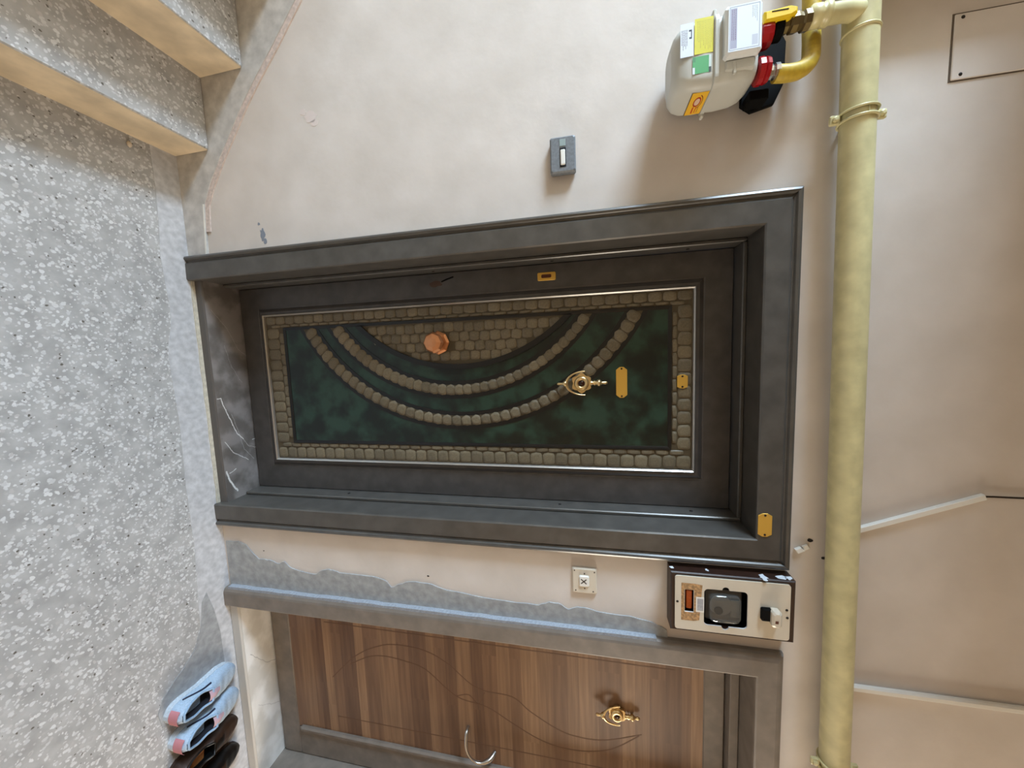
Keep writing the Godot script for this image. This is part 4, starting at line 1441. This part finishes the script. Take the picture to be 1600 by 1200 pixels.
	put(mb, "counter", mats.dial_grey, dial)
	mb = MB.new()
	var rings := []
	for l in [[0.0, 0.044], [0.001, 0.058], [0.005, 0.064], [0.012, 0.066]]:
		var ring := []
		for p in rrect(0.762 + l[0], 1.884 + l[0], 0.852 - l[0], 1.974 - l[0], 0.018, 5):
			ring.append(Vector3(p.x, p.y, l[1]))
		rings.append(ring)
	mb.loft(rings, true, false, true)
	put(mb, "clear_cover", mats.glass, e)
	# switch lever
	mb = MB.new()
	mb.box(Vector3(0.787, 2.024, z + 0.002), Vector3(0.826, 2.052, z + 0.016), 0.003)
	put(mb, "switch_base", mats.black, e)
	mb = MB.new()
	mb.box(Vector3(0.785, 2.046, z + 0.002), Vector3(0.834, 2.072, z + 0.030), 0.005)
	var kn := put(mb, "switch_lever", mats.cream_box, e)
	mb = MB.new()
	mb.box(Vector3(0.810, 2.053, z + 0.0295), Vector3(0.818, 2.061, z + 0.0306))
	put(mb, "lever_mark", mats.rust, kn)
	for p in [[0.798, 1.795], [0.816, 2.096], [0.792, 2.094]]:
		mb = MB.new()
		mb.lathe([Vector2(0.0001, 0.0), Vector2(0.004, 0.0), Vector2(0.003, 0.0016), Vector2(0.0001, 0.002)], flat_axis(Vector3(p[0], p[1], z + 0.0028)), 10)
		put(mb, "screw", mats.screw, e)


func shoe_width(t: float) -> float:
	var c := [[0.0, 0.006], [0.03, 0.020], [0.08, 0.030], [0.2, 0.0345], [0.4, 0.034], [0.55, 0.040], [0.72, 0.046], [0.85, 0.041], [0.94, 0.028], [0.985, 0.014], [1.0, 0.004]]
	for i in c.size() - 1:
		if t <= c[i + 1][0]:
			return lerpf(c[i][1], c[i + 1][1], smoothstep(0.0, 1.0, (t - c[i][0]) / (c[i + 1][0] - c[i][0])) * 0.4 + 0.6 * (t - c[i][0]) / (c[i + 1][0] - c[i][0]))
	return 0.004


func shoe_height(t: float) -> float:
	var c := [[0.0, 0.066], [0.05, 0.078], [0.2, 0.068], [0.36, 0.062], [0.5, 0.076], [0.6, 0.069], [0.74, 0.054], [0.88, 0.044], [0.96, 0.036], [1.0, 0.026]]
	for i in c.size() - 1:
		if t <= c[i + 1][0]:
			return lerpf(c[i][1], c[i + 1][1], smoothstep(0.0, 1.0, (t - c[i][0]) / (c[i + 1][0] - c[i][0])))
	return 0.026


func make_shoe(called: String, label: String, group: String, at: Vector3, turn: float, L: float, m: Dictionary, sport: bool) -> void:
	# built with the heel at the origin and the toe towards -z
	var o := thing(called, label, "shoe", Vector3.ZERO, group)
	var side := 1.08 if sport else 0.98
	var mb := MB.new()
	var outline := PackedVector2Array()
	for k in 33:
		var t := k / 32.0
		outline.append(Vector2(shoe_width(t) * 1.06 * side, -t * L))
	for k in 33:
		var t := 1.0 - k / 32.0
		outline.append(Vector2(-shoe_width(t) * 1.06 * side, -t * L))
	mb.prism(outline, 0.0, 0.024 if sport else 0.014, Transform3D(Basis(Vector3.RIGHT, Vector3.BACK, Vector3.UP), Vector3.ZERO), 0.003)
	put(mb, "sole", m.sole, o)
	# upper: outer skin over the instep, turned in round the opening
	mb = MB.new()
	var rings := []
	var rim_l := []
	var rim_r := []
	var base := 0.020 if sport else 0.012
	var stop := 0.50
	for k in 49:
		var t := k / 48.0
		var w := shoe_width(t) * side
		var h := shoe_height(t) * (1.0 if sport else 0.86)
		var open := t > 0.055 and t < stop
		var ow := w * 0.80 * sqrt(clampf(sin(PI * clampf((t - 0.03) / (stop + 0.03), 0.0, 1.0)), 0.0, 1.0))
		var z := -t * L
		var ring := []
		if open:
			ring = [Vector3(w, base, z), Vector3(w * 1.03, base + (h - base) * 0.35, z), Vector3((w + ow) * 0.53, base + (h - base) * 0.8, z), Vector3(ow + 0.004, h, z), Vector3(ow, h - 0.003, z), Vector3(ow * 0.98, 0.034, z), Vector3(0, 0.032, z)]
			rim_r.append(Vector3(ow + 0.002, h, z))
			rim_l.append(Vector3(-ow - 0.002, h, z))
		else:
			ring = [Vector3(w, base, z), Vector3(w * 1.02, base + (h - base) * 0.35, z), Vector3(w * 0.86, base + (h - base) * 0.72, z), Vector3(w * 0.62, base + (h - base) * 0.9, z), Vector3(w * 0.4, base + (h - base) * 0.97, z), Vector3(w * 0.2, base + (h - base) * 0.995, z), Vector3(0, h, z)]
		for i in range(ring.size() - 2, -1, -1):
			ring.append(Vector3(-ring[i].x, ring[i].y, ring[i].z))
		rings.append(ring)
	for part in [[0, 4], [8, 12]]:
		var strip := []
		for g in rings:
			strip.append(g.slice(part[0], part[1] + 1))
		mb.loft(strip, true, false, false, false, Vector3(1.0 if part[0] == 0 else -1.0, 0.4, 0))
	var front := []
	var inner := []
	var heel := []
	for k in 49:
		var t := k / 48.0
		if t >= stop:
			front.append(rings[k].slice(4, 9))
		if t <= 0.055:
			heel.append(rings[k].slice(4, 9))
		if t > 0.04 and t < stop + 0.02:
			inner.append(rings[k].slice(4, 9))
	mb.loft(front, true, false, false, false, Vector3.UP)
	mb.loft(heel, true, false, false, false, Vector3.UP)
	put(mb, "upper", m.upper, o)
	mb = MB.new()
	mb.loft(inner, false, false, false, false, Vector3.UP)
	put(mb, "lining", m.inside, o)
	mb = MB.new()
	rim_l.reverse()
	rim_r.append_array(rim_l)
	mb.tube(rim_r, 0.0042 if sport else 0.003, 8, true)
	put(mb, "collar", m.collar, o)
	mb = MB.new()
	var ins := PackedVector2Array()
	for k in 17:
		var t := lerpf(0.07, 0.40, k / 16.0)
		ins.append(Vector2(shoe_width(t) * 0.74 * sqrt(clampf(sin(PI * (t - 0.03) / 0.53), 0.0, 1.0)), -t * L))
	for k in 17:
		var t := lerpf(0.40, 0.07, k / 16.0)
		ins.append(Vector2(-shoe_width(t) * 0.74 * sqrt(clampf(sin(PI * (t - 0.03) / 0.53), 0.0, 1.0)), -t * L))
	mb.prism(ins, 0.030, 0.0355, Transform3D(Basis(Vector3.RIGHT, Vector3.BACK, Vector3.UP), Vector3.ZERO))
	put(mb, "insole", m.insole, o)
	if sport:
		# tongue, heel patch and dark lines on the flanks
		mb = MB.new()
		var tr := []
		for k in 6:
			var t := lerpf(0.43, 0.60, k / 5.0)
			var h := shoe_height(t) + lerpf(0.008, 0.002, k / 5.0)
			var row := []
			for j in 7:
				var u := (j - 3) / 3.0
				row.append(Vector3(u * lerpf(0.019, 0.014, k / 5.0), h - 0.007 * u * u, -t * L))
			tr.append(row)
		mb.loft(tr, true, false, false, false, Vector3.UP)
		put(mb, "tongue", m.lining, o)
		mb = MB.new()
		var hp := []
		for k in 5:
			var y := lerpf(0.028, 0.070, k / 4.0)
			var row := []
			for j in 9:
				var t := 0.045 * absf((j - 4) / 4.0)
				row.append(Vector3(signf(j - 4) * (shoe_width(t) * side + 0.0015), y, -t * L + 0.003))
			hp.append(row)
		mb.loft(hp, true, false, false, false, Vector3.BACK)
		put(mb, "heel_patch", m.patch, o, "pink heel patch")
		for s in [-1, 1]:
			mb = MB.new()
			var ln := []
			for k in 9:
				var t := lerpf(0.16, 0.50, k / 8.0)
				ln.append(Vector3(s * shoe_width(t) * side * lerpf(1.05, 0.93, k / 8.0), lerpf(0.034, 0.056, k / 8.0) + 0.006 * sin(PI * k / 8.0), -t * L))
			mb.tube(ln, 0.0036, 6)
			put(mb, "side_line", m.line, o)
	else:
		mb = MB.new()
		var vamp := []
		for k in 6:
			var t := lerpf(0.50, 0.66, k / 5.0)
			var row := []
			for j in 7:
				var u := (j - 3) / 3.0
				var w := shoe_width(t) * side
				row.append(Vector3(u * w * 0.9, shoe_height(t) * 0.86 + 0.002 - (0.012 + 0.012 * u * u) * u * u, -t * L))
			vamp.append(row)
		mb.loft(vamp, true, false, false, false, Vector3.UP)
		put(mb, "vamp", m.lining, o)
	o.position = at
	o.rotation.y = turn


func shoes() -> void:
	var sneaker := {"sole": mats.shoe_white, "upper": mat("shoe_upper", Color(0.70, 0.78, 0.86), 0.65, 0.0, mats.strip.albedo_texture, 12.0), "collar": mats.shoe_blue, "insole": mats.shoe_blue, "lining": mats.shoe_lining, "patch": mats.shoe_pink, "line": mats.navy, "inside": mats.inside}
	var loafer := {"sole": mats.shoe_brown, "upper": mats.shoe_dark, "collar": mats.shoe_dark, "insole": mats.shoe_tan, "lining": mats.shoe_brown, "inside": mats.black}
	var brown := loafer.duplicate()
	brown.upper = mats.shoe_brown
	brown.lining = mats.shoe_dark
	make_shoe("sneaker", "pale blue white sneaker with pink heel, nearer the green door", "pale sneakers by the brown door", Vector3(1.288, 0, 0.288), -0.13, 0.255, sneaker, true)
	make_shoe("sneaker", "pale blue white sneaker with pink heel, beside the dark shoes", "pale sneakers by the brown door", Vector3(1.403, 0, 0.286), -0.13, 0.255, sneaker, true)
	make_shoe("dark_shoe", "dark brown slip-on shoe touching the pale sneakers", "dark shoes by the brown door", Vector3(1.507, 0, 0.298), -0.18, 0.255, brown, false)
	make_shoe("dark_shoe", "dark slip-on shoe with tan insole, farthest from the sneakers", "dark shoes by the brown door", Vector3(1.628, 0, 0.31), -0.18, 0.26, loafer, false)
